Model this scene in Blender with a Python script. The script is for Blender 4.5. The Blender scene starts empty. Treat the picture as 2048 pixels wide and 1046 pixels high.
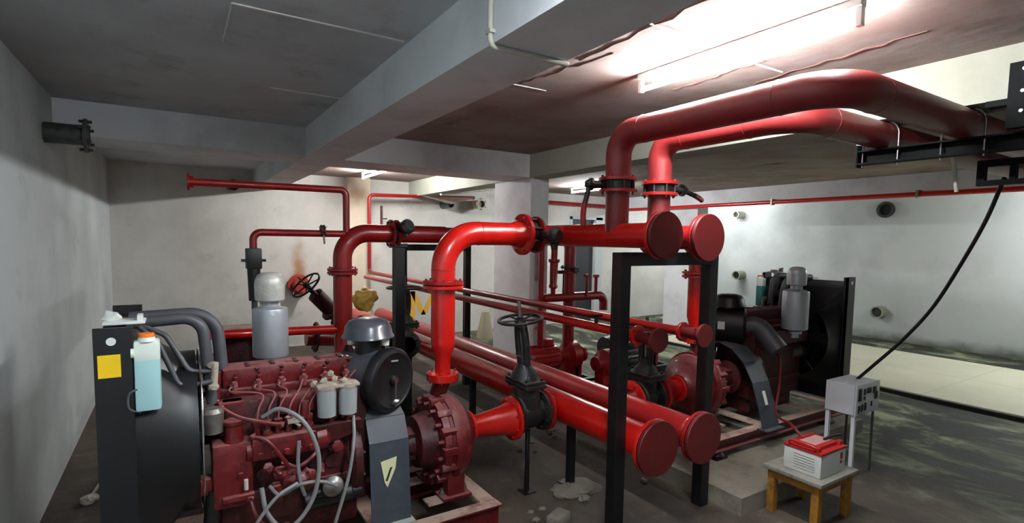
import bpy, bmesh, math, random
from mathutils import Vector, Matrix
random.seed(7)
C = bpy.context.scene.collection
# ------------------------------------------------------------------ camera
H = 1.85
cd = bpy.data.cameras.new('camera'); cam = bpy.data.objects.new('camera', cd); C.objects.link(cam)
cd.sensor_fit = 'HORIZONTAL'; cd.sensor_width = 36.0
cd.lens = 36.0 * 1064.0 / 2048.0
cd.shift_y = (562.5 - 523.0) / 2048.0
cd.clip_start = 0.05; cd.clip_end = 100
yaw, pitch, roll = math.radians(32.33), math.radians(4.356), math.radians(0.884)
fw = Vector((math.sin(yaw)*math.cos(pitch), math.cos(yaw)*math.cos(pitch), -math.sin(pitch)))
r0 = Vector((math.cos(yaw), -math.sin(yaw), 0)); u0 = r0.cross(fw)
rt = r0*math.cos(roll) + u0*math.sin(roll); up = -r0*math.sin(roll) + u0*math.cos(roll)
m = Matrix((rt, up, -fw)).transposed().to_4x4(); m.translation = (0, 0, H)
cam.matrix_world = m
bpy.context.scene.camera = cam
# ------------------------------------------------------------------ world, view
w = bpy.data.worlds.new('world'); bpy.context.scene.world = w; w.use_nodes = True
w.node_tree.nodes['Background'].inputs[0].default_value = (0.6, 0.7, 0.8, 1)
w.node_tree.nodes['Background'].inputs[1].default_value = 0.05
vs = bpy.context.scene.view_settings
vs.view_transform = 'Standard'; vs.look = 'None'; vs.gamma = 1; vs.use_curve_mapping = False
vs.exposure = 1.35
bpy.context.scene.cycles.diffuse_bounces = 8; bpy.context.scene.cycles.max_bounces = 14
# tube lamps of the room: (x, y, length, strength)
LAMPS = [(2.52, 1.85, 1.3, 190.0), (2.56, 7.95, 1.2, 195.0), (10.5, 8.2, 1.2, 150.0), (10.3, 1.6, 1.2, 230.0), (0.93, 0.55, 1.2, 220.0), (6.6, 7.7, 1.2, 190.0)]

# ------------------------------------------------------------------ materials
def dusty(M, col, fac=0.8, lo=0.35, hi=0.95):
    """dust lying on the upward faces"""
    nt = M.node_tree; b = nt.nodes['Principled BSDF']; src = b.inputs['Base Color'].links[0].from_socket
    gp = nt.nodes.new('ShaderNodeNewGeometry'); sp = nt.nodes.new('ShaderNodeSeparateXYZ'); nt.links.new(gp.outputs['Normal'], sp.inputs[0])
    nz = nt.nodes.new('ShaderNodeTexNoise'); nz.inputs['Scale'].default_value = 22; nz.inputs['Detail'].default_value = 4; nt.links.new(gp.outputs['Position'], nz.inputs['Vector'])
    ad = nt.nodes.new('ShaderNodeMath'); ad.operation = 'MULTIPLY_ADD'; nt.links.new(nz.outputs[0], ad.inputs[0]); ad.inputs[1].default_value = 0.5; nt.links.new(sp.outputs['Z'], ad.inputs[2])
    mr = nt.nodes.new('ShaderNodeMapRange'); mr.inputs['From Min'].default_value = lo+0.25; mr.inputs['From Max'].default_value = hi+0.25
    mr.inputs['To Min'].default_value = 0; mr.inputs['To Max'].default_value = fac; nt.links.new(ad.outputs[0], mr.inputs['Value'])
    mx = nt.nodes.new('ShaderNodeMix'); mx.data_type = 'RGBA'; nt.links.new(mr.outputs[0], mx.inputs['Factor']); nt.links.new(src, mx.inputs['A']); mx.inputs['B'].default_value = (*srgb(col), 1)
    nt.links.new(mx.outputs['Result'], b.inputs['Base Color'])
    rr = nt.nodes.new('ShaderNodeMapRange'); rr.inputs['To Min'].default_value = b.inputs['Roughness'].default_value; rr.inputs['To Max'].default_value = 0.9
    nt.links.new(mr.outputs[0], rr.inputs['Value']); nt.links.new(rr.outputs[0], b.inputs['Roughness'])
def srgb(c):
    return tuple(((v/12.92) if v <= 0.04045 else ((v+0.055)/1.055)**2.4) for v in c)
def mat(name, col, rough=0.5, metal=0.0, coat=0.0, noise=None, bump=0.0, bscale=60, emit=None, trans=0.0):
    """noise = (colour2, scale, low, high): second colour mixed in where a noise is high"""
    M = bpy.data.materials.new(name); M.use_nodes = True
    nt = M.node_tree; b = nt.nodes['Principled BSDF']
    b.inputs['Roughness'].default_value = rough; b.inputs['Metallic'].default_value = metal
    b.inputs['Coat Weight'].default_value = coat; b.inputs['Coat Roughness'].default_value = 0.12
    b.inputs['Base Color'].default_value = (*srgb(col), 1)
    b.inputs['Transmission Weight'].default_value = trans
    if emit:
        b.inputs['Emission Color'].default_value = (*col, 1); b.inputs['Emission Strength'].default_value = emit
    tc = nt.nodes.new('ShaderNodeTexCoord')
    last = None
    for k, nz in enumerate(noise or []):
        c2, sc, lo, hi = nz[:4]
        mp = nt.nodes.new('ShaderNodeMapping'); nt.links.new(tc.outputs['Object'], mp.inputs[0])
        mp.inputs['Location'].default_value = (k*3.7, k*1.3, k*2.1)
        if len(nz) > 4: mp.inputs['Scale'].default_value = nz[4]
        n = nt.nodes.new('ShaderNodeTexNoise'); n.inputs['Scale'].default_value = sc
        n.inputs['Detail'].default_value = 6; n.inputs['Roughness'].default_value = 0.62
        nt.links.new(mp.outputs[0], n.inputs['Vector'])
        r = nt.nodes.new('ShaderNodeMapRange'); r.inputs['From Min'].default_value = lo; r.inputs['From Max'].default_value = hi
        nt.links.new(n.outputs[0], r.inputs['Value'])
        mx = nt.nodes.new('ShaderNodeMix'); mx.data_type = 'RGBA'
        nt.links.new(r.outputs[0], mx.inputs['Factor'])
        if last is None: mx.inputs['A'].default_value = (*srgb(col), 1)
        else: nt.links.new(last, mx.inputs['A'])
        mx.inputs['B'].default_value = (*srgb(c2), 1)
        last = mx.outputs['Result']
    if last: nt.links.new(last, b.inputs['Base Color'])
    if bump:
        n = nt.nodes.new('ShaderNodeTexNoise'); n.inputs['Scale'].default_value = bscale; n.inputs['Detail'].default_value = 5
        nt.links.new(tc.outputs['Object'], n.inputs['Vector'])
        bp = nt.nodes.new('ShaderNodeBump'); bp.inputs['Strength'].default_value = bump; bp.inputs['Distance'].default_value = 0.01
        nt.links.new(n.outputs[0], bp.inputs['Height']); nt.links.new(bp.outputs[0], b.inputs['Normal'])
    return M
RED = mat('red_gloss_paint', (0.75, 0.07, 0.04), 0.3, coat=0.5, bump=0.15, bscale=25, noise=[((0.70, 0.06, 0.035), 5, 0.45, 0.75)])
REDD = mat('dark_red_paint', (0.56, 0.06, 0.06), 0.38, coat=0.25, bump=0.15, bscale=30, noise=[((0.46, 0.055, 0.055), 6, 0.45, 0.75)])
REDP = mat('backlit_red_pipe_paint', (0.43, 0.085, 0.09), 0.5, coat=0.1, bump=0.1, noise=[((0.42, 0.16, 0.16), 3, 0.5, 0.9)])  # red dulled and darkened, painting in the backlit look under the tube lamp
MAROON = mat('maroon_engine_paint', (0.36, 0.045, 0.06), 0.4, coat=0.2, bump=0.3, bscale=40, noise=[((0.50, 0.19, 0.20), 9, 0.52, 0.8), ((0.12, 0.04, 0.045), 14, 0.55, 0.7)])
MAROOND = mat('dark_maroon_casting', (0.22, 0.035, 0.045), 0.5, bump=0.4, bscale=40, noise=[((0.36, 0.07, 0.08), 12, 0.5, 0.7), ((0.08, 0.04, 0.05), 16, 0.52, 0.7)])
DUST = mat('dusty_skid_paint', (0.74, 0.64, 0.58), 0.85, noise=[((0.48, 0.26, 0.25), 8, 0.5, 0.75)], bump=0.2)
BLACK = mat('black_paint', (0.045, 0.045, 0.055), 0.45, noise=[((0.08, 0.08, 0.09), 8, 0.5, 0.8)])
CAST = mat('black_cast_iron', (0.12, 0.12, 0.12), 0.42, bump=0.4, noise=[((0.25, 0.23, 0.22), 14, 0.55, 0.8)])
DGREY = mat('dark_grey_enamel', (0.24, 0.25, 0.28), 0.3, coat=0.3, noise=[((0.30, 0.30, 0.32), 9, 0.5, 0.8)])
GUARD = mat('grey_guard_paint', (0.19, 0.21, 0.24), 0.5, noise=[((0.25, 0.27, 0.29), 7, 0.5, 0.8)])
RUBBER = mat('grey_rubber_hose', (0.26, 0.26, 0.28), 0.5, noise=[((0.34, 0.34, 0.35), 6, 0.5, 0.8)])
BRUB = mat('black_rubber', (0.04, 0.04, 0.045), 0.5)
SILVER = mat('silver_heat_paint', (0.66, 0.68, 0.70), 0.38, metal=0.35, bump=0.1, noise=[((0.56, 0.58, 0.60), 5, 0.5, 0.8)])
CAPW = mat('pale_silver_cap', (0.78, 0.78, 0.75), 0.35, metal=0.15, bump=0.25, noise=[((0.62, 0.62, 0.58), 8, 0.5, 0.75)])
CHROME = mat('bright_steel', (0.75, 0.75, 0.76), 0.22, metal=1.0)
STEEL = mat('dull_steel', (0.55, 0.54, 0.52), 0.4, metal=0.7, noise=[((0.4, 0.36, 0.33), 12, 0.5, 0.8)])
FILT = mat('filter_canister_grey', (0.62, 0.64, 0.64), 0.35, metal=0.2)
TAN = mat('tan_casting', (0.62, 0.58, 0.52), 0.6, noise=[((0.48, 0.44, 0.4), 15, 0.5, 0.7)])
YEL = mat('yellow_sticker', (0.92, 0.76, 0.06), 0.5)
PALEY = mat('pale_yellow_sticker', (0.74, 0.74, 0.58), 0.6)
PLASTW = mat('milky_plastic', (0.86, 0.90, 0.86), 0.4)
PLASTB = mat('pale_blue_coolant', (0.62, 0.78, 0.79), 0.35)
PLASTG = mat('teal_coolant', (0.25, 0.52, 0.50), 0.35)
ORANGE = mat('orange_cap_plastic', (0.93, 0.45, 0.14), 0.4)
WHITEB = mat('white_enamel_box', (0.80, 0.81, 0.83), 0.45)
WHITEP = mat('white_plastic', (0.85, 0.86, 0.84), 0.45)
DARKPR = mat('dark_print', (0.10, 0.10, 0.12), 0.6)
REDPL = mat('red_plastic', (0.70, 0.14, 0.13), 0.4)
WOOD = mat('ochre_wood', (0.62, 0.42, 0.13), 0.6, noise=[((0.45, 0.30, 0.10), 20, 0.45, 0.7)])
GTOP = mat('grey_stool_top', (0.55, 0.54, 0.51), 0.7, noise=[((0.42, 0.40, 0.37), 14, 0.5, 0.7)])
CONC = mat('grey_concrete', (0.50, 0.47, 0.42), 0.9, bump=0.5, noise=[((0.38, 0.35, 0.31), 6, 0.45, 0.7)])
TRED = mat('red_machine_paint', (0.62, 0.07, 0.09), 0.4, coat=0.2, noise=[((0.45, 0.06, 0.07), 8, 0.5, 0.7)])
BAG = mat('yellow_plastic_bag', (0.96, 0.78, 0.36), 0.35, bump=0.6, bscale=30)
MOTG = mat('grey_motor_paint', (0.45, 0.44, 0.43), 0.5)
GALV = mat('galvanised_sleeve', (0.30, 0.32, 0.31), 0.55, metal=0.4, noise=[((0.22, 0.23, 0.23), 15, 0.5, 0.7)])
SLEEVEW = mat('whitewashed_sleeve', (0.72, 0.71, 0.66), 0.7)
SLEEVEM = mat('dull_olive_sleeve', (0.55, 0.57, 0.50), 0.7, noise=[((0.35, 0.37, 0.33), 12, 0.5, 0.7)])
WALLL = mat('left_wall_paint', (0.69, 0.72, 0.72), 0.85, bump=0.25, bscale=12, noise=[((0.61, 0.64, 0.64), 0.9, 0.42, 0.68), ((0.55, 0.56, 0.54), 2.2, 0.60, 0.85)])
WALLF = mat('far_wall_paint', (0.80, 0.80, 0.78), 0.85, bump=0.25, bscale=12, noise=[((0.70, 0.70, 0.68), 0.8, 0.42, 0.7), ((0.6, 0.59, 0.56), 2.0, 0.58, 0.85)])
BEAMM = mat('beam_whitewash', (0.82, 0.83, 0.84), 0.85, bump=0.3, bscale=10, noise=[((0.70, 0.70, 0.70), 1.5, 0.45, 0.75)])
SOFF = mat('slab_ceiling', (0.72, 0.73, 0.74), 0.9, bump=0.35, bscale=8, noise=[((0.64, 0.64, 0.65), 0.9, 0.42, 0.7), ((0.56, 0.54, 0.54), 3.0, 0.55, 0.8)])
CEILP = mat('stained_ceiling', (0.58, 0.53, 0.51), 0.9, bump=0.45, bscale=9, noise=[((0.50, 0.42, 0.39), 1.4, 0.42, 0.62), ((0.38, 0.28, 0.26), 3.5, 0.60, 0.74, (1, 0.35, 1))])
TILE = mat('cream_tile', (0.86, 0.86, 0.76), 0.35, noise=[((0.80, 0.80, 0.70), 1.0, 0.4, 0.7)])
DOORM = mat('dark_slate_door', (0.16, 0.17, 0.19), 0.5)
TRIMM = mat('pale_door_trim', (0.70, 0.73, 0.74), 0.6)
CREAMC = mat('cream_column_strip', (0.84, 0.80, 0.72), 0.8, noise=[((0.80, 0.76, 0.68), 2, 0.4, 0.6)])
LINEM = mat('pale_plaster_seam', (0.80, 0.79, 0.76), 0.9)
RUSTW = mat('rust_stain', (0.62, 0.45, 0.27), 0.9, noise=[((0.76, 0.68, 0.57), 5, 0.4, 0.62)])

def add_stain(M, cx, cz, sx, sz, col, fac):
    nt = M.node_tree; b = nt.nodes['Principled BSDF']; src = b.inputs['Base Color'].links[0].from_socket
    gp = nt.nodes.new('ShaderNodeNewGeometry'); mp = nt.nodes.new('ShaderNodeMapping'); mp.vector_type = 'TEXTURE'
    nt.links.new(gp.outputs['Position'], mp.inputs[0]); mp.inputs['Location'].default_value = (cx, 0, cz); mp.inputs['Scale'].default_value = (sx, 1000, sz)
    ln = nt.nodes.new('ShaderNodeVectorMath'); ln.operation = 'LENGTH'; nt.links.new(mp.outputs[0], ln.inputs[0])
    nz = nt.nodes.new('ShaderNodeTexNoise'); nz.inputs['Scale'].default_value = 7; nz.inputs['Detail'].default_value = 5; nt.links.new(gp.outputs['Position'], nz.inputs['Vector'])
    ad = nt.nodes.new('ShaderNodeMath'); ad.operation = 'MULTIPLY_ADD'; nt.links.new(nz.outputs[0], ad.inputs[0]); ad.inputs[1].default_value = 0.7; nt.links.new(ln.outputs['Value'], ad.inputs[2])
    mr = nt.nodes.new('ShaderNodeMapRange'); mr.interpolation_type = 'SMOOTHSTEP'; mr.inputs['From Min'].default_value = 0.35; mr.inputs['From Max'].default_value = 1.35
    mr.inputs['To Min'].default_value = fac; mr.inputs['To Max'].default_value = 0; nt.links.new(ad.outputs[0], mr.inputs['Value'])
    mx = nt.nodes.new('ShaderNodeMix'); mx.data_type = 'RGBA'; nt.links.new(mr.outputs[0], mx.inputs['Factor']); nt.links.new(src, mx.inputs['A']); mx.inputs['B'].default_value = (*srgb(col), 1)
    nt.links.new(mx.outputs['Result'], b.inputs['Base Color'])
add_stain(CREAMC, 2.75, 2.62, 0.34, 0.32, (0.55, 0.44, 0.34), 0.8)
add_stain(WALLF, 1.75, 1.35, 0.16, 0.62, (0.62, 0.45, 0.26), 0.85)
add_stain(WALLF, 1.74, 1.12, 0.26, 0.26, (0.55, 0.36, 0.22), 0.7)
# right wall: whitewash with damp band and moss toward the floor
def make_right_wall():
    M = mat('right_wall_paint', (0.76, 0.78, 0.78), 0.8, bump=0.2, bscale=10, noise=[((0.66, 0.68, 0.68), 0.7, 0.45, 0.7)])
    nt = M.node_tree; b = nt.nodes['Principled BSDF']; src = b.inputs['Base Color'].links[0].from_socket
    tc = [n for n in nt.nodes if n.type == 'TEX_COORD'][0]
    sx = nt.nodes.new('ShaderNodeSeparateXYZ'); nt.links.new(tc.outputs['Object'], sx.inputs[0])
    nz = nt.nodes.new('ShaderNodeTexNoise'); nz.inputs['Scale'].default_value = 2.0; nz.inputs['Detail'].default_value = 6
    nt.links.new(tc.outputs['Object'], nz.inputs['Vector'])
    def band(z0, z1, amp, col, fac, src):
        ad = nt.nodes.new('ShaderNodeMath'); ad.operation = 'MULTIPLY_ADD'
        nt.links.new(nz.outputs[0], ad.inputs[0]); ad.inputs[1].default_value = amp; nt.links.new(sx.outputs['Z'], ad.inputs[2])
        mr = nt.nodes.new('ShaderNodeMapRange'); mr.inputs['From Min'].default_value = z0; mr.inputs['From Max'].default_value = z1
        mr.inputs['To Min'].default_value = fac; mr.inputs['To Max'].default_value = 0
        nt.links.new(ad.outputs[0], mr.inputs['Value'])
        mx = nt.nodes.new('ShaderNodeMix'); mx.data_type = 'RGBA'
        nt.links.new(mr.outputs[0], mx.inputs['Factor']); nt.links.new(src, mx.inputs['A']); mx.inputs['B'].default_value = (*srgb(col), 1)
        return mx.outputs['Result']
    src = band(1.1, 1.6, 0.5, (0.62, 0.65, 0.63), 0.6, src)
    src = band(0.22, 0.42, 0.45, (0.28, 0.33, 0.26), 0.9, src)
    nt.links.new(src, b.inputs['Base Color'])
    return M
WALLR = make_right_wall()

def make_floor():
    M = mat('dirty_floor', (0.31, 0.27, 0.23), 0.75, bump=0.6, bscale=18, noise=[((0.20, 0.165, 0.14), 1.3, 0.42, 0.62), ((0.40, 0.36, 0.30), 3.5, 0.58, 0.72)])
    nt = M.node_tree; b = nt.nodes['Principled BSDF']; src = b.inputs['Base Color'].links[0].from_socket
    tc = [n for n in nt.nodes if n.type == 'TEX_COORD'][0]
    sx = nt.nodes.new('ShaderNodeSeparateXYZ'); gp = nt.nodes.new('ShaderNodeNewGeometry'); nt.links.new(gp.outputs['Position'], sx.inputs[0])
    n = nt.nodes.new('ShaderNodeTexNoise'); n.inputs['Scale'].default_value = 1.6; n.inputs['Detail'].default_value = 10; n.inputs['Roughness'].default_value = 0.68; n.inputs['Distortion'].default_value = 0.6
    mp = nt.nodes.new('ShaderNodeMapping'); mp.inputs['Scale'].default_value = (1.25, 0.75, 1); mp.inputs['Rotation'].default_value = (0, 0, 0.25)
    nt.links.new(gp.outputs['Position'], mp.inputs[0]); nt.links.new(mp.outputs[0], n.inputs['Vector'])
    cr = nt.nodes.new('ShaderNodeValToRGB'); e = cr.color_ramp.elements
    e[0].position = 0.44; e[0].color = (*srgb((0.12, 0.13, 0.10)), 1)
    e[1].position = 0.64; e[1].color = (*srgb((0.60, 0.63, 0.52)), 1)
    e2 = cr.color_ramp.elements.new(0.50); e2.color = (*srgb((0.20, 0.22, 0.165)), 1)
    e3 = cr.color_ramp.elements.new(0.55); e3.color = (*srgb((0.36, 0.40, 0.30)), 1)
    nt.links.new(n.outputs[0], cr.inputs[0])
    mr = nt.nodes.new('ShaderNodeMapRange'); mr.inputs['From Min'].default_value = 4.2; mr.inputs['From Max'].default_value = 5.6
    nt.links.new(sx.outputs['X'], mr.inputs['Value'])
    mx = nt.nodes.new('ShaderNodeMix'); mx.data_type = 'RGBA'
    nt.links.new(mr.outputs[0], mx.inputs['Factor']); nt.links.new(src, mx.inputs['A']); nt.links.new(cr.outputs[0], mx.inputs['B'])
    nt.links.new(mx.outputs['Result'], b.inputs['Base Color'])
    return M
FLOORM = make_floor()


PINKM = mat('dusty_pink_metal', (0.50, 0.27, 0.27), 0.6)
CAPM = mat('shaded_red_cap_paint', (0.36, 0.05, 0.06), 0.55, noise=[((0.30, 0.045, 0.055), 6, 0.45, 0.75)])  # red deepened to paint shade onto the unlit end caps
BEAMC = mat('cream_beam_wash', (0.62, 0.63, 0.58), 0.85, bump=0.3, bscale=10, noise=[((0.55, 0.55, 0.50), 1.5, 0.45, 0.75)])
RACKM = mat('matt_black_rack_paint', (0.05, 0.055, 0.06), 0.75)
RACKM.node_tree.nodes['Principled BSDF'].inputs['Specular IOR Level'].default_value = 0.15
dusty(MAROON, (0.62, 0.38, 0.38), 0.65)
dusty(MAROOND, (0.42, 0.24, 0.24), 0.6)
dusty(GUARD, (0.42, 0.42, 0.41), 0.5, 0.6, 1.0)
dusty(CAST, (0.42, 0.39, 0.36), 0.55, 0.4, 1.0)
# ------------------------------------------------------------------ geometry helpers
def V(*a): return Vector(a[0]) if len(a) == 1 else Vector(a)
def B(): return bmesh.new()
def box(bm, lo, hi, rot=None, bev=0.0):
    t = bmesh.new()
    bmesh.ops.create_cube(t, size=1)
    lo = V(lo); hi = V(hi)
    for v in t.verts:
        v.co = Vector((v.co[i]*(hi[i]-lo[i]) for i in range(3)))
    if bev:
        bmesh.ops.bevel(t, geom=t.edges[:], offset=bev, segments=2, affect='EDGES', profile=0.6)
    c = (lo+hi)/2
    M = Matrix.Translation(c)
    if rot is not None: M = M @ rot.to_4x4()
    t.transform(M); merge(bm, t)
def merge(bm, t):
    me = bpy.data.meshes.new('tmp'); t.to_mesh(me); t.free(); bm.from_mesh(me); bpy.data.meshes.remove(me)
def frame_of(d):
    d = V(d).normalized(); a = Vector((0, 0, 1)) if abs(d.z) < 0.9 else Vector((1, 0, 0))
    x = d.cross(a).normalized(); y = d.cross(x).normalized()
    return d, x, y
def lathe(bm, o, d, prof, seg=32, cap=True):
    """prof: list of (distance along d, radius)"""
    o = V(o); d, x, y = frame_of(d)
    rings = []
    for (a, r) in prof:
        r = max(r, 1e-4)
        rings.append([bm.verts.new(o + d*a + (x*math.cos(2*math.pi*k/seg) + y*math.sin(2*math.pi*k/seg))*r) for k in range(seg)])
    for i in range(len(rings)-1):
        for k in range(seg):
            k2 = (k+1) % seg
            bm.faces.new((rings[i][k], rings[i][k2], rings[i+1][k2], rings[i+1][k]))
    if cap:
        bm.faces.new(rings[0][::-1]); bm.faces.new(rings[-1])
def cyl(bm, a, b, r, seg=20, r2=None):
    a = V(a); b = V(b); lathe(bm, a, b-a, [(0, r), ((b-a).length, r if r2 is None else r2)], seg)
def fillet(pts, R, n=10):
    pts = [V(p) for p in pts]; out = [pts[0]]
    for i in range(1, len(pts)-1):
        p, a, b = pts[i], pts[i-1], pts[i+1]
        u = (a-p).normalized(); v = (b-p).normalized()
        ang = math.acos(max(-1, min(1, u.dot(v))))
        if ang > math.pi-0.02: out.append(p); continue
        t = min(R/math.tan(ang/2), (a-p).length*0.49, (b-p).length*0.49) if len(pts) > 3 else min(R/math.tan(ang/2), (a-p).length*0.98, (b-p).length*0.98)
        rr = t*math.tan(ang/2)
        c = p + (u+v).normalized()*(rr/math.sin(ang/2))
        s = p+u*t-c; e = p+v*t-c
        tot = s.angle(e)
        for k in range(n+1):
            f = k/n
            out.append(c + (s*math.sin((1-f)*tot) + e*math.sin(f*tot))/math.sin(tot))
    out.append(pts[-1])
    return out
def spline(pts, n=8):
    P = [V(p) for p in pts]; P = [P[0]*2-P[1]] + P + [P[-1]*2-P[-2]]; out = []
    for i in range(1, len(P)-2):
        for k in range(n):
            t = k/n; a, b, c, d = P[i-1], P[i], P[i+1], P[i+2]
            out.append(0.5*((2*b) + (c-a)*t + (2*a-5*b+4*c-d)*t*t + (3*b-a-3*c+d)*t*t*t))
    out.append(P[-2]); return out
def sweep(bm, path, r, seg=24, cap=True):
    path = [p for i, p in enumerate(path) if i == 0 or (p-path[i-1]).length > 1e-5]
    n = len(path); tang = []
    for i in range(n):
        t = (path[min(i+1, n-1)]-path[max(i-1, 0)]).normalized(); tang.append(t)
    _, x, y = frame_of(tang[0]); rings = []
    for i in range(n):
        if i:
            q = tang[i-1].rotation_difference(tang[i]); x = q @ x
        x = (x - tang[i]*x.dot(tang[i])).normalized(); y = tang[i].cross(x)
        rr = r[i] if isinstance(r, (list, tuple)) else r
        rings.append([bm.verts.new(path[i] + (x*math.cos(2*math.pi*k/seg)+y*math.sin(2*math.pi*k/seg))*rr) for k in range(seg)])
    for i in range(n-1):
        for k in range(seg):
            k2 = (k+1) % seg
            bm.faces.new((rings[i][k], rings[i][k2], rings[i+1][k2], rings[i+1][k]))
    if cap: bm.faces.new(rings[0][::-1]); bm.faces.new(rings[-1])
def torus(bm, o, d, R, r, seg=40, s2=10, a0=0, a1=2*math.pi):
    o = V(o); d, x, y = frame_of(d)
    full = abs(a1-a0-2*math.pi) < 1e-6
    n = seg if full else seg+1; rings = []
    for i in range(n):
        a = a0+(a1-a0)*i/seg; c = x*math.cos(a)+y*math.sin(a)
        rings.append([bm.verts.new(o + c*(R+r*math.cos(2*math.pi*k/s2)) + d*(r*math.sin(2*math.pi*k/s2))) for k in range(s2)])
    for i in range(seg if full else n-1):
        j = (i+1) % n
        for k in range(s2):
            k2 = (k+1) % s2
            bm.faces.new((rings[i][k], rings[j][k], rings[j][k2], rings[i][k2]))
def blob(bm, o, s, seed=0, amp=0.15, sub=3):
    from mathutils import noise
    t = bmesh.new(); bmesh.ops.create_icosphere(t, subdivisions=sub, radius=1)
    for v in t.verts:
        k = 1+amp*noise.noise(v.co*1.7+Vector((seed, seed*2, 0)))*2 + amp*0.5*noise.noise(v.co*4+Vector((seed, 0, 0)))
        v.co = Vector((v.co.x*s[0]*k, v.co.y*s[1]*k, v.co.z*s[2]*k))
    t.transform(Matrix.Translation(V(o))); merge(bm, t)
def prism(bm, pts, n0, n1):
    """closed outline pts (3-D list) swept by vector n1-n0 offsets"""
    a = [bm.verts.new(V(p)+V(n0)) for p in pts]; b = [bm.verts.new(V(p)+V(n1)) for p in pts]
    bm.faces.new(a[::-1]); bm.faces.new(b)
    for i in range(len(pts)):
        j = (i+1) % len(pts); bm.faces.new((a[i], a[j], b[j], b[i]))
CUR = [None]           # current placement matrix of the machine being built
ROOTLOC = {}
def obj(name, bm, m, parent=None, smooth=True, loc=None):
    if CUR[0] is not None: bm.transform(CUR[0])
    bmesh.ops.recalc_face_normals(bm, faces=bm.faces[:])
    if parent is not None: off = ROOTLOC[parent.name]
    else:
        if loc is None:
            xs = [v.co for v in bm.verts]
            loc = Vector((sum(v.x for v in xs)/len(xs), sum(v.y for v in xs)/len(xs), min(v.z for v in xs)))
        off = V(loc)
    bm.transform(Matrix.Translation(-off))
    me = bpy.data.meshes.new(name); bm.to_mesh(me); bm.free()
    if isinstance(m, (list, tuple)):
        for q in m: me.materials.append(q)
    else: me.materials.append(m)
    if smooth:
        for p in me.polygons: p.use_smooth = True
        me.set_sharp_from_angle(angle=math.radians(38))
    o = bpy.data.objects.new(name, me); C.objects.link(o)
    ROOTLOC[o.name] = off
    if parent is not None: o.parent = parent
    else: o.location = off
    return o
def tag(o, label, cat, group=None):
    o['label'] = label; o['category'] = cat
    if group: o['group'] = group
    return o
def thing(name, label, cat, loc, group=None):
    loc = V(loc)
    if CUR[0] is not None: loc = CUR[0] @ loc
    o = bpy.data.objects.new(name, None); C.objects.link(o); o.location = loc; o.empty_display_size = 0.1
    ROOTLOC[o.name] = loc
    return tag(o, label, cat, group)
def struct(name, bm, m, smooth=False):
    o = obj(name, bm, m, None, smooth); o['kind'] = 'structure'; return o
def sbox(name, lo, hi, m):
    bm = B(); box(bm, lo, hi); return struct(name, bm, m)
def bolts(bm, o, d, R, n, r, l, back=0.0, ph=0.0):
    o = V(o); d, x, y = frame_of(d)
    for k in range(n):
        a = 2*math.pi*(k+0.5)/n+ph; c = o+(x*math.cos(a)+y*math.sin(a))*R
        lathe(bm, c-d*back, d, [(0, r), (l+back, r)], 6)
def flange(parent, o, d, R, t=0.022, m=None, n=8, name='flange', label=None, bl=0.014, back=0.012):
    bm = B(); o = V(o); dd = V(d).normalized()
    lathe(bm, o-dd*t/2, dd, [(0, R*0.97), (0.003, R), (t-0.003, R), (t, R*0.97)], 40)
    bolts(bm, o+dd*t/2, dd, R*0.84, n, R*0.062, bl, back=t+back)
    f = obj(name, bm, m or RED, parent)
    if label: f['label'] = label
    return f
def pipe(name, pts, r, m, parent=None, R=None, seg=28, n=10, welds=True):
    bm = B(); P = fillet(pts, R if R else r*3, n); sweep(bm, P, r, seg)
    return obj(name, bm, m, parent)

# ------------------------------------------------------------------ the room
ZC, ZB = 2.91, 2.634
XL, XR, YN, YF = -0.785, 11.87, -2.6, 9.54
sbox('floor', (XL-0.2, YN, -0.2), (XR+0.2, YF+5.5, 0), FLOORM)
sbox('wall_left', (XL-0.2, YN, 0), (XL, YF, ZC), WALLL)
sbox('wall_right', (XR, YN, 0), (XR+0.2, YF+0.2, ZC), WALLR)
sbox('wall_near', (XL-0.2, YN-0.2, 0), (XR+0.2, YN, ZC), WALLL)
sbox('ceiling_left', (XL-0.2, YN, ZC), (1.28, YF+0.2, ZC+0.15), SOFF)
sbox('ceiling_right', (1.28, YN, ZC), (XR+0.2, YF+0.2, ZC+0.15), CEILP)
# far wall with its doorway
bm = B()
box(bm, (XL-0.2, YF, 0), (7.62, YF+0.2, ZC)); box(bm, (8.32, YF, 0), (XR, YF+0.2, ZC)); box(bm, (7.62, YF, 2.36), (8.32, YF+0.2, ZC))
struct('wall_far', bm, WALLF)
bm = B(); box(bm, (7.64, YF+0.05, 0.0), (8.30, YF+0.10, 2.34)); box(bm, (7.74, YF+0.04, 0.2), (8.2, YF+0.05, 1.0)); box(bm, (7.74, YF+0.04, 1.15), (8.2, YF+0.05, 2.2))
d1 = struct('door_1', bm, DOORM)
bm = B()
box(bm, (7.55, YF-0.03, 0), (7.62, YF, 2.42)); box(bm, (8.32, YF-0.03, 0), (8.52, YF, 2.42)); box(bm, (7.55, YF-0.03, 2.36), (8.52, YF, 2.42))
struct('trim_1', bm, TRIMM)
bm = B(); box(bm, (1.094, YN, ZB), (1.46, YF, ZC)); struct('beam_main', bm, BEAMM)
sbox('beam_cross', (XL, 5.51, ZB), (1.094, 6.12, ZC), BEAMM)
sbox('beam_cross_right', (1.46, 5.51, ZB), (3.72, 6.12, ZC), BEAMM)
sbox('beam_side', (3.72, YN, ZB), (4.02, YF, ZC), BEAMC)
sbox('beam_outer', (9.1, YN, ZB), (9.42, YF, ZC), BEAMM)
sbox('column_near', (3.75, 5.515, 0), (4.02, 6.4, ZB), BEAMM)
sbox('column_far', (9.1, 7.28, 0), (9.42, 8.1, ZB), BEAMM)
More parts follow.
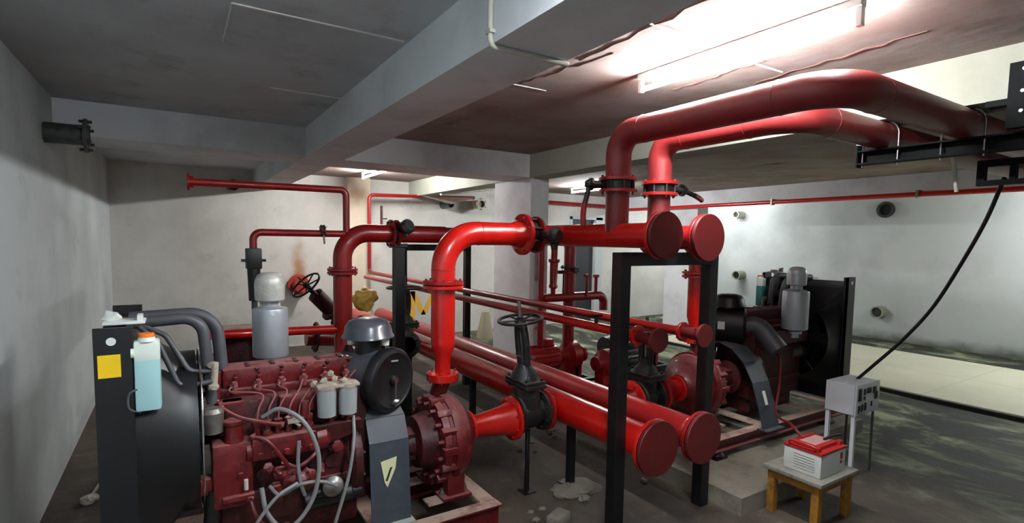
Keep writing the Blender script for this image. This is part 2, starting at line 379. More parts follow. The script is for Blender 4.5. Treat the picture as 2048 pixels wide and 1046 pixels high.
sbox('column_corner', (2.55, YF-0.14, 0), (2.95, YF, ZC), CREAMC)
bm = B(); box(bm, (7.63, YN, 0.0), (10.5, 7.0, 0.06)); struct('floor_tile_platform', bm, TILE)
bm = B()
for k in range(-2, 6): box(bm, (7.63, k*1.2+0.3, 0.06), (10.5, k*1.2+0.306, 0.0605))
for xx in (9.1,): box(bm, (xx, YN, 0.06), (xx+0.006, 7.0, 0.0605))
struct('trim_2', bm, mat('tile_joint', (0.70, 0.70, 0.60), 0.8))
bm = B(); box(bm, (7.60, YN, 0.0), (7.63, 7.0, 0.045)); struct('platform_shadow_strip', bm, BLACK)  # black strip stands in for the shadow below the tile platform edge
# plaster seams left by the shuttering boards
bm = B()
for (x0, y0, x1, y1) in ((0.25, 2.81, 1.07, 2.81), (0.245, 2.81, 0.252, 3.36), (0.595, 4.2, 1.09, 4.2), (1.97, 1.90, 2.36, 1.90), (1.96, 3.13, 2.24, 3.13), (2.89, 1.96, 3.18, 1.96), (0.9, 1.2, 1.09, 1.2)):
    box(bm, (x0, y0-0.006 if y0 == y1 else y0, ZC-0.006), (x1, y1+0.006 if y0 == y1 else y1, ZC))
struct('trim_4', bm, LINEM)
# peeling cracks in the stained slab
bm = B()
for (x0, y0, x1, y1, s) in ((1.98, 1.1, 2.02, 2.5, 3), (2.1, 2.3, 2.0, 3.1, 5), (3.15, 1.2, 3.25, 2.2, 9), (2.9, 1.9, 2.95, 2.6, 12)):
    rng = random.Random(s); pts = []
    for k in range(15):
        f = k/14; pts.append(V(x0+(x1-x0)*f+rng.uniform(-.02, .02), y0+(y1-y0)*f, ZC-0.001))
    sweep(bm, pts, [0.003+rng.random()*0.005 for _ in pts], 5)
struct('trim_5', bm, mat('peeling_plaster', (0.38, 0.27, 0.24), 0.9))
# far wall rust streak and damp patch: thin plaster staining
def stain(name, pts, z, m):
    bm = B(); prism(bm, pts, (0, 0, 0), (0, -0.003, 0)); return struct(name, bm, m)

# ------------------------------------------------------------------ tube lamps
def tube_mat(col, st):
    EM = bpy.data.materials.new('lit_tube'); EM.use_nodes = True
    b = EM.node_tree.nodes['Principled BSDF']; b.inputs['Base Color'].default_value = (0.9, 0.9, 0.9, 1)
    b.inputs['Emission Color'].default_value = (*col, 1); b.inputs['Emission Strength'].default_value = st
    return EM
for i, (x, y, L, s) in enumerate(LAMPS):
    lb = ['bright tube lamp on the stained ceiling above the two overhead pipes', 'small glowing tube lamp far behind the cross beam by the corner',
          'tube lamp behind the outer beam by the far end of the right wall', 'tube lamp behind the outer beam over the cream tiled platform', 'tube lamp behind the viewer above the left aisle', 'tube lamp hidden behind the side beam near the dark door'][i]
    t = thing('tube_lamp', lb, 'lamp', (x, y, ZC), None)
    bm = B(); box(bm, (x-0.025, y-L/2, ZC-0.035), (x+0.025, y+L/2, ZC), bev=0.004)
    obj('fitting', bm, WHITEP, t)
    bm = B(); cyl(bm, (x, y-L/2+0.02, ZC-0.095), (x, y+L/2-0.02, ZC-0.095), 0.015, 12)
    obj('tube', bm, tube_mat(((0.97, 0.99, 1.0), (1.0, 0.98, 0.95), (0.95, 1.0, 1.0), (0.95, 1.0, 0.98), (0.88, 0.95, 1.0), (0.97, 0.99, 1.0))[i], s), t)
    for sg in (-1, 1):
        bm = B(); box(bm, (x-0.015, y+sg*(L/2-0.012)-0.012, ZC-0.115), (x+0.015, y+sg*(L/2-0.012)+0.012, ZC-0.03))
        obj('lamp_holder', bm, WHITEP, t)

# ------------------------------------------------------------------ valves
def handwheel(bm, o, d, R, r=0.011, spokes=5):
    o = V(o); dd, x, y = frame_of(d); torus(bm, o, dd, R, r, 44, 10)
    for k in range(spokes):
        a = 2*math.pi*k/spokes; cyl(bm, o-dd*0.01, o+(x*math.cos(a)+y*math.sin(a))*R, r*0.7, 8)
    lathe(bm, o-dd*0.03, dd, [(0, R*0.16), (0.05, R*0.16)], 16)
def gate_valve(name, label, c, axis, stem, s=1.0, m=None, L=0.22, Rf=0.15, hb=0.34, hy=0.30, Rw=0.16, group=None, wheel_m=None):
    """c = centre of bore; axis = pipe direction; stem = direction of the stem"""
    c = V(c); ax = V(axis).normalized(); st = V(stem).normalized(); sd = ax.cross(st).normalized()
    m = m or CAST
    t = thing(name, label, 'valve', c, group)
    bm = B(); lathe(bm, c-ax*L/2, ax, [(0, Rf*0.62), (L*0.25, Rf*0.7), (L*0.5, Rf*0.8), (L*0.75, Rf*0.7), (L, Rf*0.62)], 32)
    lathe(bm, c, st, [(0, Rf*0.72), (hb*0.55, Rf*0.66)], 28)
    obj('valve_body', bm, m, t)
    for k in (-1, 1): flange(t, c+ax*k*(L/2-0.013), ax*k, Rf, 0.026, m, 8)
    rot = Matrix((sd, ax, st)).transposed()
    bm = B(); z0 = hb*0.55
    box(bm, (-1*Rf*0.95, -Rf*0.62, -0.014), (Rf*0.95, Rf*0.62, 0.014), bev=0.006); bm.transform(Matrix.Translation((0, 0, z0)))
    t2 = B(); box(t2, (-1*Rf*0.95, -Rf*0.62, -0.012), (Rf*0.95, Rf*0.62, 0.012), bev=0.006); t2.transform(Matrix.Translation((0, 0, z0+0.03))); merge(bm, t2)
    lathe(bm, (0, 0, z0+0.04), (0, 0, 1), [(0, Rf*0.72), (hb*0.12, Rf*0.62), (hb*0.28, Rf*0.3), (hb*0.4, Rf*0.26)], 28)
    for sx in (-1, 1):
        for sy in (-1, 1): lathe(bm, (sx*Rf*0.78, sy*Rf*0.45, z0-0.03), (0, 0, 1), [(0, 0.011), (0.09, 0.011)], 6)
    bm.transform(Matrix.Translation(c) @ rot.to_4x4()); obj('bonnet', bm, m, t)
    z1 = z0+hb*0.45
    bm = B()
    for sx in (-1, 1):
        sweep(bm, spline([(sx*Rf*0.26, 0, z1-0.03), (sx*Rf*0.33, 0, z1+hy*0.3), (sx*Rf*0.30, 0, z1+hy*0.75), (sx*Rf*0.2, 0, z1+hy)], 6), 0.027, 12)
    lathe(bm, (0, 0, z1+hy*0.92), (0, 0, 1), [(0, 0.045), (hy*0.16, 0.04)], 16)
    lathe(bm, (0, 0, z1-0.02), (0, 0, 1), [(0, 0.05), (0.05, 0.045)], 16)
    bm.transform(Matrix.Translation(c) @ rot.to_4x4()); obj('yoke', bm, m, t)
    bm = B(); cyl(bm, (0, 0, z1), (0, 0, z1+hy+0.16), 0.013, 12); bm.transform(Matrix.Translation(c) @ rot.to_4x4())
    q = obj('stem', bm, STEEL, t)
    bm = B(); handwheel(bm, c+st*(z1+hy+0.03), st, Rw); obj('handwheel', bm, wheel_m or m, t)
    return t
def butterfly(name, label, c, axis, stem, Rf, lever=None, lever_m=None, group=None, gear=False):
    c = V(c); ax = V(axis).normalized(); st = V(stem).normalized()
    t = thing(name, label, 'valve', c, group)
    bm = B(); lathe(bm, c-ax*0.022, ax, [(0, Rf*0.86), (0.044, Rf*0.86)], 36)
    bolts(bm, c, ax, Rf*0.9, 8, 0.011, 0.045, back=0.045)
    obj('valve_body', bm, BLACK, t)
    bm = B(); cyl(bm, c+st*Rf*0.8, c+st*(Rf+0.07), 0.024, 14)
    lathe(bm, c+st*(Rf+0.06), st, [(0, 0.042), (0.016, 0.042)], 16); obj('neck', bm, BLACK, t)
    if gear:
        bm = B(); e = c+st*(Rf+0.1); lathe(bm, e-st*0.03, st, [(0, 0.05), (0.02, 0.065), (0.05, 0.065), (0.07, 0.045)], 20)
        cyl(bm, e-ax*0.02, e+Vector((0, 0, -0.09)), 0.022, 12); obj('gear_operator', bm, CAST, t)
    if lever is not None:
        lv = V(lever); s0 = c+st*(Rf+0.08); L = lv.length; dv = lv.normalized()
        bm = B(); sweep(bm, spline([s0, s0+dv*L*0.3+st*0.015, s0+dv*L*0.5+st*0.03], 6), 0.017, 10); blob(bm, s0, (0.032, 0.032, 0.032), 1, 0.05)
        obj('lever', bm, BLACK, t)
        bm = B(); sweep(bm, spline([s0+dv*L*0.48+st*0.03, s0+dv*L*0.75+st*0.035, s0+dv*L+st*0.03], 6), 0.019, 10)
        o = obj('lever_grip', bm, lever_m or REDD, t)
    return t

# ------------------------------------------------------------------ headers
RU, RL = 0.078, 0.11
def header(name, label, x, y0, y1, z, r, Rf, m, capm):
    t = thing(name, label, 'pipe', (x, y0, z))
    bm = B(); cyl(bm, (x, y0+0.03, z), (x, y1, z), r, 40)
    obj('pipe_barrel', bm, m, t)
    bm = B(); lathe(bm, (x, y0, z), (0, 1, 0), [(0, Rf*0.98), (0.004, Rf), (0.022, Rf), (0.026, Rf*0.97)], 48)
    bolts(bm, (x, y0+0.022, z), (0, 1, 0), Rf*0.84, 8, 0.011, 0.03)
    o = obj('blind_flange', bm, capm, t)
    bm = B(); lathe(bm, (x, y0+0.032, z), (0, 1, 0), [(0, Rf*0.97), (0.004, Rf), (0.022, Rf), (0.024, Rf*0.9), (0.026, r*1.15), (0.085, r*1.0)], 48, cap=False)
    obj('neck_flange', bm, m, t)
    return t
UX1, UX2 = 2.46, 2.85
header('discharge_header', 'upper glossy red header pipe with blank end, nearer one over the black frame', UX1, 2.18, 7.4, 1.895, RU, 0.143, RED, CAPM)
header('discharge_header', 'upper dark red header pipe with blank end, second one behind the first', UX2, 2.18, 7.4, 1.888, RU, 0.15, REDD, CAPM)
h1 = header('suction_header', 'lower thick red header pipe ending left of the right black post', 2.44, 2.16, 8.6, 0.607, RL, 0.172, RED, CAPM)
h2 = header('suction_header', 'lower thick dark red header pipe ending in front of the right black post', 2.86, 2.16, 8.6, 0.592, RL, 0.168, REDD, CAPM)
# branch stubs belong to the headers
def stub(parent, pts, r, m): pipe('branch_stub', pts, r, m, parent)
UP = [o for o in C.objects if o.name.startswith('discharge_header')]
stub(UP[0], [(UX1, 3.15, 1.895), (2.20, 3.15, 1.895)], 0.070, RED)
stub(UP[0], [(UX1, 4.6, 1.895), (2.14, 4.6, 1.895)], 0.070, REDD)
stub(UP[1], [(UX2, 3.0, 1.89), (3.12, 3.0, 1.89)], 0.070, REDD)
flange(UP[0], (2.187, 3.15, 1.895), (-1, 0, 0), 0.13, m=REDD)
for (p, x, z) in ((UP[0], UX1, 1.895), (UP[1], UX2, 1.888)):
    stub(p, [(x, 2.61, z), (x, 2.61, 2.19)], 0.0765, REDP)
    flange(p, (x, 2.61, 2.185), (0, 0, 1), 0.125, m=REDD)
stub(h1, [(2.44, 3.15, 0.6), (2.285, 3.15, 0.6)], 0.095, RED)
flange(h1, (2.292, 3.15, 0.6), (-1, 0, 0), 0.155, m=REDD)
stub(h2, [(2.86, 3.0, 0.6), (3.03, 3.0, 0.6)], 0.095, RED)
flange(h2, (3.04, 3.0, 0.6), (1, 0, 0), 0.155, m=RED)
# frames
def frame(name, label, y, wd, x0, x1, ztop, group=None):
    t = thing(name, label, 'frame', (x0, y, 0), group)
    for x in (x0, x1):
        bm = B(); box(bm, (x-wd/2, y-wd/2, 0), (x+wd/2, y+wd/2, ztop-0.001), bev=0.004)
        obj('post', bm, BLACK, t, False)
    bm = B(); box(bm, (x0+wd/2, y-wd/2, ztop-wd*1.0), (x1-wd/2, y+wd/2, ztop), bev=0.004); obj('crossbar', bm, BLACK, t, False)
    return t
frame('support_stand', 'near black steel goal-post frame under the blank header ends', 2.37, 0.082, 2.285, 3.11, 1.79)
frame('support_stand', 'far black steel goal-post frame behind the elbow pipe', 6.0, 0.075, 2.27, 3.12, 1.79)
t = thing('pipe_support', 'short black post under the lower red header, standing on a cement lump', 'support', (2.47, 3.04, 0.04))
bm = B(); box(bm, (2.445, 3.015, 0.04), (2.495, 3.065, 0.5)); obj('post', bm, BLACK, t, False)
bm = B(); box(bm, (2.40, 2.97, 0.03), (2.54, 3.11, 0.04)); obj('base_plate', bm, BLACK, t, False)
t = thing('pipe_support', 'thin black prop under the gate valve at the red reducer', 'support', (2.15, 3.15, 0))
bm = B(); cyl(bm, (2.15, 3.15, 0), (2.15, 3.15, 0.47), 0.018, 12); obj('post', bm, BLACK, t)
bm = B(); box(bm, (2.10, 3.10, 0), (2.20, 3.20, 0.008)); obj('base_plate', bm, BLACK, t, False)
bm = B(); box(bm, (2.43, 4.55, 0), (2.48, 4.60, 0.497)); tag(obj('pipe_support', bm, BLACK, smooth=False), 'short black post half-way along the lower red header', 'support')

bm = B(); box(bm, (1.655, 4.56, 0), (1.745, 4.65, 1.80), bev=0.004); box(bm, (1.60, 4.5, 0), (1.80, 4.7, 0.012)); box(bm, (1.64, 4.54, 1.78), (1.76, 4.66, 1.81))
tag(obj('pipe_support', bm, BLACK, smooth=False), 'tall black post under the dark red rear branch pipe', 'support')
# ------------------------------------------------------------------ left branch: riser from pump, elbow, valve
t = thing('discharge_riser', 'glossy orange-red elbow pipe rising from the left pump to the header', 'pipe', (1.465, 3.15, 0.9))
bm = B(); lathe(bm, (1.465, 3.15, 0.93), (0, 0, 1), [(0, 0.05), (0.16, 0.05), (0.21, 0.075), (0.25, 0.078), (0.60, 0.078)], 36); obj('reducer_pipe', bm, RED, t)
flange(t, (1.465, 3.15, 0.955), (0, 0, 1), 0.105, 0.05, m=RED, n=6)
flange(t, (1.465, 3.15, 1.545), (0, 0, 1), 0.132, m=RED)
flange(t, (1.465, 3.15, 1.572), (0, 0, 1), 0.132, m=REDD)
pipe('elbow', [(1.465, 3.15, 1.57), (1.465, 3.15, 1.895), (2.09, 3.15, 1.895)], 0.078, RED, t, R=0.235, n=18)
bm = B(); torus(bm, (1.465, 3.15, 1.655), (0, 0, 1), 0.0775, 0.003); obj('weld_bead', bm, RED, t)
bm = B(); torus(bm, (1.72, 3.15, 1.895), (1, 0, 0), 0.0775, 0.003); obj('weld_bead', bm, RED, t)
flange(t, (2.075, 3.15, 1.895), (1, 0, 0), 0.145, 0.03, m=RED)
bm = B(); lathe(bm, (1.98, 3.15, 1.895), (1, 0, 0), [(0, 0.08), (0.08, 0.095)], 36, cap=False); obj('flange_neck', bm, RED, t)
butterfly('butterfly_valve', 'black butterfly valve with gear knob between bright red elbow and header', (2.125, 3.15, 1.895), (1, 0, 0), (0.35, -1, -0.05), 0.125, gear=True)
# second branch further back
t = thing('discharge_riser', 'dark red elbow pipe rising behind the grey mushroom air intake', 'pipe', (1.2, 4.6, 0.4))
bm = B(); lathe(bm, (1.2, 4.6, 0.45), (0, 0, 1), [(0, 0.075), (0.55, 0.075), (0.62, 0.062), (0.66, 0.078), (0.72, 0.078), (1.13, 0.078)], 32); obj('riser_pipe', bm, REDD, t)
flange(t, (1.2, 4.6, 1.555), (0, 0, 1), 0.125, m=REDD); flange(t, (1.2, 4.6, 1.583), (0, 0, 1), 0.125, m=REDD)
pipe('elbow', [(1.2, 4.6, 1.58), (1.2, 4.6, 1.895), (1.62, 4.6, 1.895)], 0.078, REDD, t, R=0.22, n=16)
bm = B(); cyl(bm, (1.68, 4.6, 1.895), (2.15, 4.6, 1.895), 0.078, 32); obj('valve_outlet_pipe', bm, REDD, t)
flange(t, (1.625, 4.6, 1.895), (1, 0, 0), 0.125, m=REDD); flange(t, (1.675, 4.6, 1.895), (1, 0, 0), 0.125, m=REDD)
pipe('side_pipe', [(1.2, 4.6, 1.075), (0.15, 4.6, 1.10)], 0.035, RED, t)
pipe('relief_pipe', [(1.22, 4.6, 1.885), (0.515, 4.6, 1.885), (0.515, 4.6, 1.76)], 0.028, REDD, t, R=0.06)
flange(t, (1.03, 4.6, 1.908), (1, 0, 0), 0.05, 0.012, m=MAROOND, n=4); flange(t, (1.05, 4.6, 1.908), (1, 0, 0), 0.05, 0.012, m=MAROOND, n=4)
bm = B(); cyl(bm, (1.04, 4.58, 1.90), (1.045, 4.56, 1.80), 0.008, 8); obj('valve_lever', bm, STEEL, t)
pipe('vent_pipe', [(1.235, 4.6, 1.90), (1.235, 4.6, 2.255), (0.10, 4.6, 2.245)], 0.028, REDD, t, R=0.05)
bm = B(); lathe(bm, (0.10, 4.6, 2.245), (-1, 0, 0), [(0, 0.062), (0.015, 0.062)], 28); bolts(bm, (0.115, 4.6, 2.245), (-1, 0, 0), 0.048, 4, 0.007, 0.02, back=0.01); obj('blind_flange', bm, REDD, t)
butterfly('butterfly_valve', 'dark valve with round knob on the rear branch pipe above black post', (1.65, 4.6, 1.895), (1, 0, 0), (0.25, -1, 0.3), 0.118, gear=True)
# black relief valve body hung on the relief pipe
t = thing('relief_valve', 'black bolted valve body hanging from thin red pipe, grey tail pipe below', 'valve', (0.515, 4.6, 1.35))
bm = B(); box(bm, (0.46, 4.545, 1.60), (0.57, 4.655, 1.76), bev=0.01); lathe(bm, (0.515, 4.6, 1.35), (0, 0, 1), [(0, 0.04), (0.25, 0.048)], 20)
box(bm, (0.43, 4.56, 1.655), (0.60, 4.64, 1.675)); obj('valve_body', bm, BLACK, t)
bm = B(); cyl(bm, (0.515, 4.6, 0.9), (0.515, 4.6, 1.36), 0.022, 14); obj('tail_pipe', bm, GALV, t)
bm = B(); box(bm, (0.535, 4.53, 1.40), (0.555, 4.556, 1.5)); obj('name_plate', bm, FILT, t, False)

# ------------------------------------------------------------------ overhead mains
def main_run(label, x, y, z, ybend, R, m, zr):
    t = thing('overhead_main', label, 'pipe', (x, y, zr))
    pipe('pipe_barrel', [(x, y, zr), (x, y, z), (x, ybend, z), (8.9, ybend, z)], 0.083, m, t, R=R, n=16)
    flange(t, (x, y, zr), (0, 0, 1), 0.125, m=REDD)
    for (o_, d_) in (((x+0.30, ybend, z), (1, 0, 0)), ((x, ybend+0.28, z), (0, 1, 0)), ((x, y-0.22, z), (0, 1, 0))):
        bm = B(); torus(bm, o_, d_, 0.0825, 0.003); obj('weld_bead', bm, m, t)
main_run('big dull red overhead pipe running under the tube lamp, nearer one', UX1, 2.61, 2.55, 1.24, 0.2, REDP, 2.26)
main_run('big red overhead pipe, lower one tucked behind the nearer overhead pipe', UX2, 2.61, 2.55, 1.66, 0.2, REDP, 2.26)
butterfly('butterfly_valve', 'black wafer valve on the nearer riser, lever hanging down at its side', (UX1, 2.61, 2.222), (0, 0, 1), (-1, 0.35, 0), 0.118, lever=(-0.02, -0.02, -0.27), lever_m=REDD)
butterfly('butterfly_valve', 'black wafer valve on the further riser, red lever pointing outward', (UX2, 2.61, 2.222), (0, 0, 1), (1, -0.25, 0), 0.118, lever=(0.26, 0.08, -0.05), lever_m=RED)
# rack
t = thing('pipe_rack', 'black steel rack carrying the two overhead pipes beside the beam', 'rack', (3.8, 1.3, 2.4))
bm = B(); box(bm, (3.76, 0.5, 2.375), (3.84, 1.78, 2.385)); box(bm, (3.76, 0.5, 2.455), (3.84, 1.78, 2.465)); box(bm, (3.835, 0.5, 2.375), (3.842, 1.78, 2.465)); box(bm, (3.758, 1.772, 2.36), (3.845, 1.782, 2.50))
obj('channel', bm, RACKM, t, False)
bm = B(); box(bm, (3.66, 0.70, 2.47), (3.715, 1.02, 2.80)); obj('hanger_plate', bm, RACKM, t, False)
bm = B(); box(bm, (3.70, 0.98, 2.60), (3.78, 1.12, 2.632)); obj('bracket', bm, RACKM, t, False)
bm = B()
for z in (2.55, 2.65, 2.76): lathe(bm, (3.66, 0.96, z), (-1, 0, 0), [(0, 0.009), (0.012, 0.009)], 6)
obj('bolt_head', bm, STEEL, t)
bm = B(); box(bm, (3.775, 1.72, 2.50), (3.82, 1.79, 2.59), bev=0.0); obj('end_plate', bm, WHITEB, t, False)
for yb in (1.24, 1.66):
    bm = B(); P = [V(3.80, yb-0.1, 2.36), V(3.80, yb-0.1, 2.55)]
    for k in range(1, 12): a = math.pi*k/12; P.append(V(3.80, yb-0.1*math.cos(a), 2.55+0.09*math.sin(a)))
    P += [V(3.80, yb+0.1, 2.55), V(3.80, yb+0.1, 2.36)]; sweep(bm, P, 0.006, 8); obj('u_bolt', bm, CHROME, t)
t = thing('wall_bracket', 'small black rectangular bracket frame below the pipe rack', 'bracket', (4.1, 1.15, 2.25))
bm = B(); box(bm, (4.08, 1.21, 2.22), (4.12, 1.25, 2.37)); box(bm, (4.08, 0.7, 2.22), (4.12, 1.21, 2.25)); box(bm, (4.08, 0.7, 2.33), (4.12, 1.21, 2.37)); box(bm, (4.08, 1.07, 2.25), (4.12, 1.10, 2.33))
obj('bracket_bar', bm, RACKM, t, False)
bm = B(); cyl(bm, (4.14, 1.36, 2.20), (4.03, 1.36, 2.45), 0.012, 10); obj('hanger_rod', bm, SLEEVEW, t)

# ------------------------------------------------------------------ thin test lines
def thin(label, x, y1, z, pts_extra=None):
    t = thing('test_pipe', label, 'pipe', (x, 2.2, z))
    pts = [(x, 2.22, z), (x, y1, z)] + (pts_extra or [])
    pipe('pipe_barrel', pts, 0.031, RED if x < 2.6 else REDD, t, R=0.08)
    bm = B(); lathe(bm, (x, 2.18, z), (0, 1, 0), [(0, 0.075), (0.02, 0.075), (0.024, 0.06), (0.03, 0.045), (0.18, 0.035)], 28); bolts(bm, (x, 2.20, z), (0, 1, 0), 0.06, 4, 0.009, 0.03)
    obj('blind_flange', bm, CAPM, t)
    return t
ta = thin('slim bright red pipe crossing at mid height, lower of the two', 2.43, 8.0, 1.268)
tb = thin('slim dark red pipe at mid height, turning up the far wall as a riser', 2.85, 9.15, 1.262, [(2.85, 9.15, 2.60), (4.9, 9.15, 2.66)])
flange(ta, (2.43, 2.36, 1.268), (0, 1, 0), 0.065, 0.018, m=RED, n=4); flange(tb, (2.85, 2.36, 1.262), (0, 1, 0), 0.065, 0.018, m=REDD, n=4)
t = thing('gauge_cock', 'small black stopcock with tee handle on the slim red pipes', 'valve', (2.43, 3.05, 1.30))
bm = B(); cyl(bm, (2.43, 2.75, 1.29), (2.43, 2.75, 1.34), 0.014, 10); cyl(bm, (2.38, 2.75, 1.345), (2.48, 2.75, 1.345), 0.01, 8); obj('cock_body', bm, BLACK, t)

# ------------------------------------------------------------------ left suction: reducer + gate valve
t = thing('suction_reducer', 'short bright red cone pipe with flange at the left pump', 'pipe', (1.66, 3.15, 0.58))
bm = B(); lathe(bm, (1.64, 3.15, 0.575), (1, 0, 0), [(0, 0.075), (0.10, 0.075), (0.30, 0.105), (0.36, 0.125)], 36); obj('reducer_body', bm, RED, t)
flange(t, (1.665, 3.15, 0.575), (1, 0, 0), 0.11, 0.02, m=RED); flange(t, (2.005, 3.15, 0.58), (1, 0, 0), 0.155, 0.028, m=RED)
gate_valve('gate_valve', 'black gate valve with flat handwheel between reducer and lower header', (2.15, 3.15, 0.6), (1, 0, 0), (-0.13, -0.02, 1), Rf=0.145, L=0.24, hb=0.40, hy=0.27, Rw=0.155)
t = thing('suction_reducer', 'short bright red cone pipe with flange at the right pump', 'pipe', (3.4, 3.0, 0.62))
bm = B(); lathe(bm, (3.60, 3.0, 0.62), (-1, 0, 0), [(0, 0.075), (0.06, 0.075), (0.18, 0.10), (0.25, 0.115)], 32); obj('reducer_body', bm, RED, t)
flange(t, (3.57, 3.0, 0.62), (1, 0, 0), 0.11, 0.02, m=RED); flange(t, (3.34, 3.0, 0.61), (1, 0, 0), 0.15, 0.028, m=RED)
gate_valve('gate_valve', 'black gate valve at the right pump, mostly behind the black frame', (3.19, 3.0, 0.6), (1, 0, 0), (0, 0, 1), Rf=0.145, L=0.22, hb=0.30, hy=0.2, Rw=0.14)

# ------------------------------------------------------------------ diesel pump sets
def pump_set(side, T):
    L = side == 'left'
    CUR[0] = T
    near = -1 if L else 1
    # skid -----------------------------------------------------
    t = thing('skid_frame', 'dusty maroon steel skid under the %s' % ('left engine and pump' if L else 'right engine, on the concrete plinth'), 'frame', (0.7, 0, 0))
    for sy in (-1, 1):
        bm = B(); y = sy*0.36
        box(bm, (-0.3, y-0.045, 0.19), (1.69, y+0.045, 0.20)); sb = 0.0 if L else 0.10
        box(bm, (-0.3, y-0.045, sb), (1.69, y+0.045, sb+0.01)); box(bm, (-0.3, y-0.004, sb+0.01), (1.69, y+0.004, 0.19))
        obj('rail', bm, DUST if False else MAROON, t, False)
        bm = B(); box(bm, (-0.3, y-0.045, 0.2), (1.69, y+0.045, 0.2015)); obj('rail_top', bm, DUST, t, False)
    for x in (1.635, 0.95, 0.1, -0.25):
        bm = B(); box(bm, (x-0.05, -0.315, 0.185), (x+0.05, 0.315, 0.201)); obj('cross_member', bm, DUST, t, False)
    for y in (-0.16, 0.16):
        bm = B(); box(bm, (1.28, y-0.05, 0.203), (1.61, y+0.05, 0.213)); obj('mounting_plate', bm, DUST, t, False)
    # pump -----------------------------------------------------
    t = thing('fire_pump', 'dusty %s volute pump at the %s' % (('maroon', 'foot of the bright elbow pipe') if L else ('dark red', 'right engine behind the black frame')), 'pump', (1.5, 0, 0.2))
    bm = B()
    lathe(bm, (1.36, 0, 0.55), (1, 0, 0), [(0, 0.20), (0.01, 0.265), (0.05, 0.275), (0.06, 0.262), (0.10, 0.27), (0.19, 0.255), (0.24, 0.20), (0.26, 0.13), (0.30, 0.10)], 56)
    sweep(bm, fillet([(1.45, 0.16*1, 0.62), (1.45, 0.10, 0.75), (1.465, 0, 0.93)], 0.1), 0.055, 20)
    obj('volute', bm, MAROON, t)
    bm = B(); lathe(bm, (1.44, 0, 0.55), (1, 0, 0), [(0, 0.28), (0.02, 0.285), (0.05, 0.285), (0.07, 0.278)], 56)
    for k in range(14):
        a = 2*math.pi*k/14; c = V(1.40, 0.262*math.cos(a), 0.55+0.262*math.sin(a)); box(bm, c-V(0.05, 0.022, 0.022), c+V(0.05, 0.022, 0.022), Matrix.Rotation(-a, 3, 'X'), 0.006)
    bolts(bm, (1.36, 0, 0.55), (-1, 0, 0), 0.235, 14, 0.013, 0.03, back=0.09)
    obj('casing_rim', bm, MAROON, t)
    bm = B(); lathe(bm, (0.98, 0, 0.55), (1, 0, 0), [(0, 0.11), (0.02, 0.15), (0.04, 0.15), (0.06, 0.09), (0.20, 0.085), (0.26, 0.10), (0.28, 0.16), (0.38, 0.185)], 40)
    for k in range(4):
        a = math.pi*(k+0.5)/2; box(bm, (1.04, 0.10*math.cos(a)-0.012, 0.55+0.10*math.sin(a)-0.012), (1.36, 0.10*math.cos(a)+0.012, 0.55+0.10*math.sin(a)+0.012))
    obj('bearing_housing', bm, MAROOND, t)
    for sy in (-1, 1):
        bm = B(); box(bm, (1.41, sy*0.16-0.045, 0.225), (1.53, sy*0.16+0.045, 0.40), bev=0.01); box(bm, (1.37, sy*0.16-0.07, 0.213), (1.57, sy*0.16+0.07, 0.233), bev=0.005); obj('foot', bm, MAROON, t)
        for bx in (1.55, 1.39):
            bm = B(); lathe(bm, (bx, sy*0.16, 0.233), (0, 0, 1), [(0, 0.016), (0.02, 0.016), (0.021, 0.009), (0.04, 0.009)], 10); obj('foot_bolt', bm, STEEL, t)
    # guard ----------------------------------------------------
    t = thing('coupling_guard', 'grey painted arch guard with %s between %s engine and pump' % ('pale triangular sticker' if L else 'white sticker', side), 'guard', (1.0, 0, 0.2))
    bm = B(); w = 0.115; P = []
    prof = [(near*0.47*(-1 if False else 1), 0.205), (near*0.33, 0.62), (near*0.22, 0.80), (near*0.10, 0.86), (-near*0.05, 0.87), (-near*0.20, 0.80), (-near*0.33, 0.60), (-near*0.42, 0.205)]
    if L: prof = [(-0.33, 0.235), (-0.285, 0.70), (-0.22, 0.82), (-0.08, 0.88), (0.08, 0.88), (0.2, 0.82), (0.30, 0.7), (0.40, 0.2)]
    else: prof = [(0.45, 0.205), (0.40, 0.38), (0.33, 0.58), (0.24, 0.74), (0.12, 0.84), (-0.02, 0.88), (-0.18, 0.82), (-0.30, 0.65), (-0.38, 0.4), (-0.42, 0.2)]
    for k in range(len(prof)-1):
        (ya, za), (yb, zb) = prof[k], prof[k+1]
        d = V(0, yb-ya, zb-za).normalized(); nrm = V(0, -d.z, d.y)*0.004
        vs_ = []
        for s in (-1, 1):
            for (yy, zz) in ((ya, za), (yb, zb)):
                for q in (-1, 1): vs_.append(bm.verts.new(V(1.0+s*w, yy, zz)+nrm*q))
        f = lambda *i: bm.faces.new([vs_[j] for j in i])
        f(0, 1, 3, 2); f(4, 6, 7, 5); f(0, 4, 5, 1); f(2, 3, 7, 6); f(1, 5, 7, 3); f(0, 2, 6, 4)
    obj('arch_plate', bm, GUARD, t, False)
    yn, zn = prof[0]
    bm = B(); s = 1 if yn > 0 else -1
    box(bm, (1.0-w-0.01, yn-0.05, zn-0.002), (1.0+w+0.01, yn+0.05, zn+0.006)); obj('foot_lip', bm, mat('pale_lip', (0.62, 0.64, 0.62), 0.5) if L else GUARD, t, False)
    # sticker on the near leg
    (ya, za), (yb, zb) = prof[0], prof[1]
    if not L: (ya, za), (yb, zb) = prof[1], prof[2]
    d = V(0, yb-ya, zb-za).normalized(); out = V(0, -d.z, d.y)
    if out.y*near < 0: out = -out
    c0 = V(1.0, ya, za)+V(0, yb-ya, zb-za)*(0.62 if L else 0.35)+out*0.0055
    bm = B()
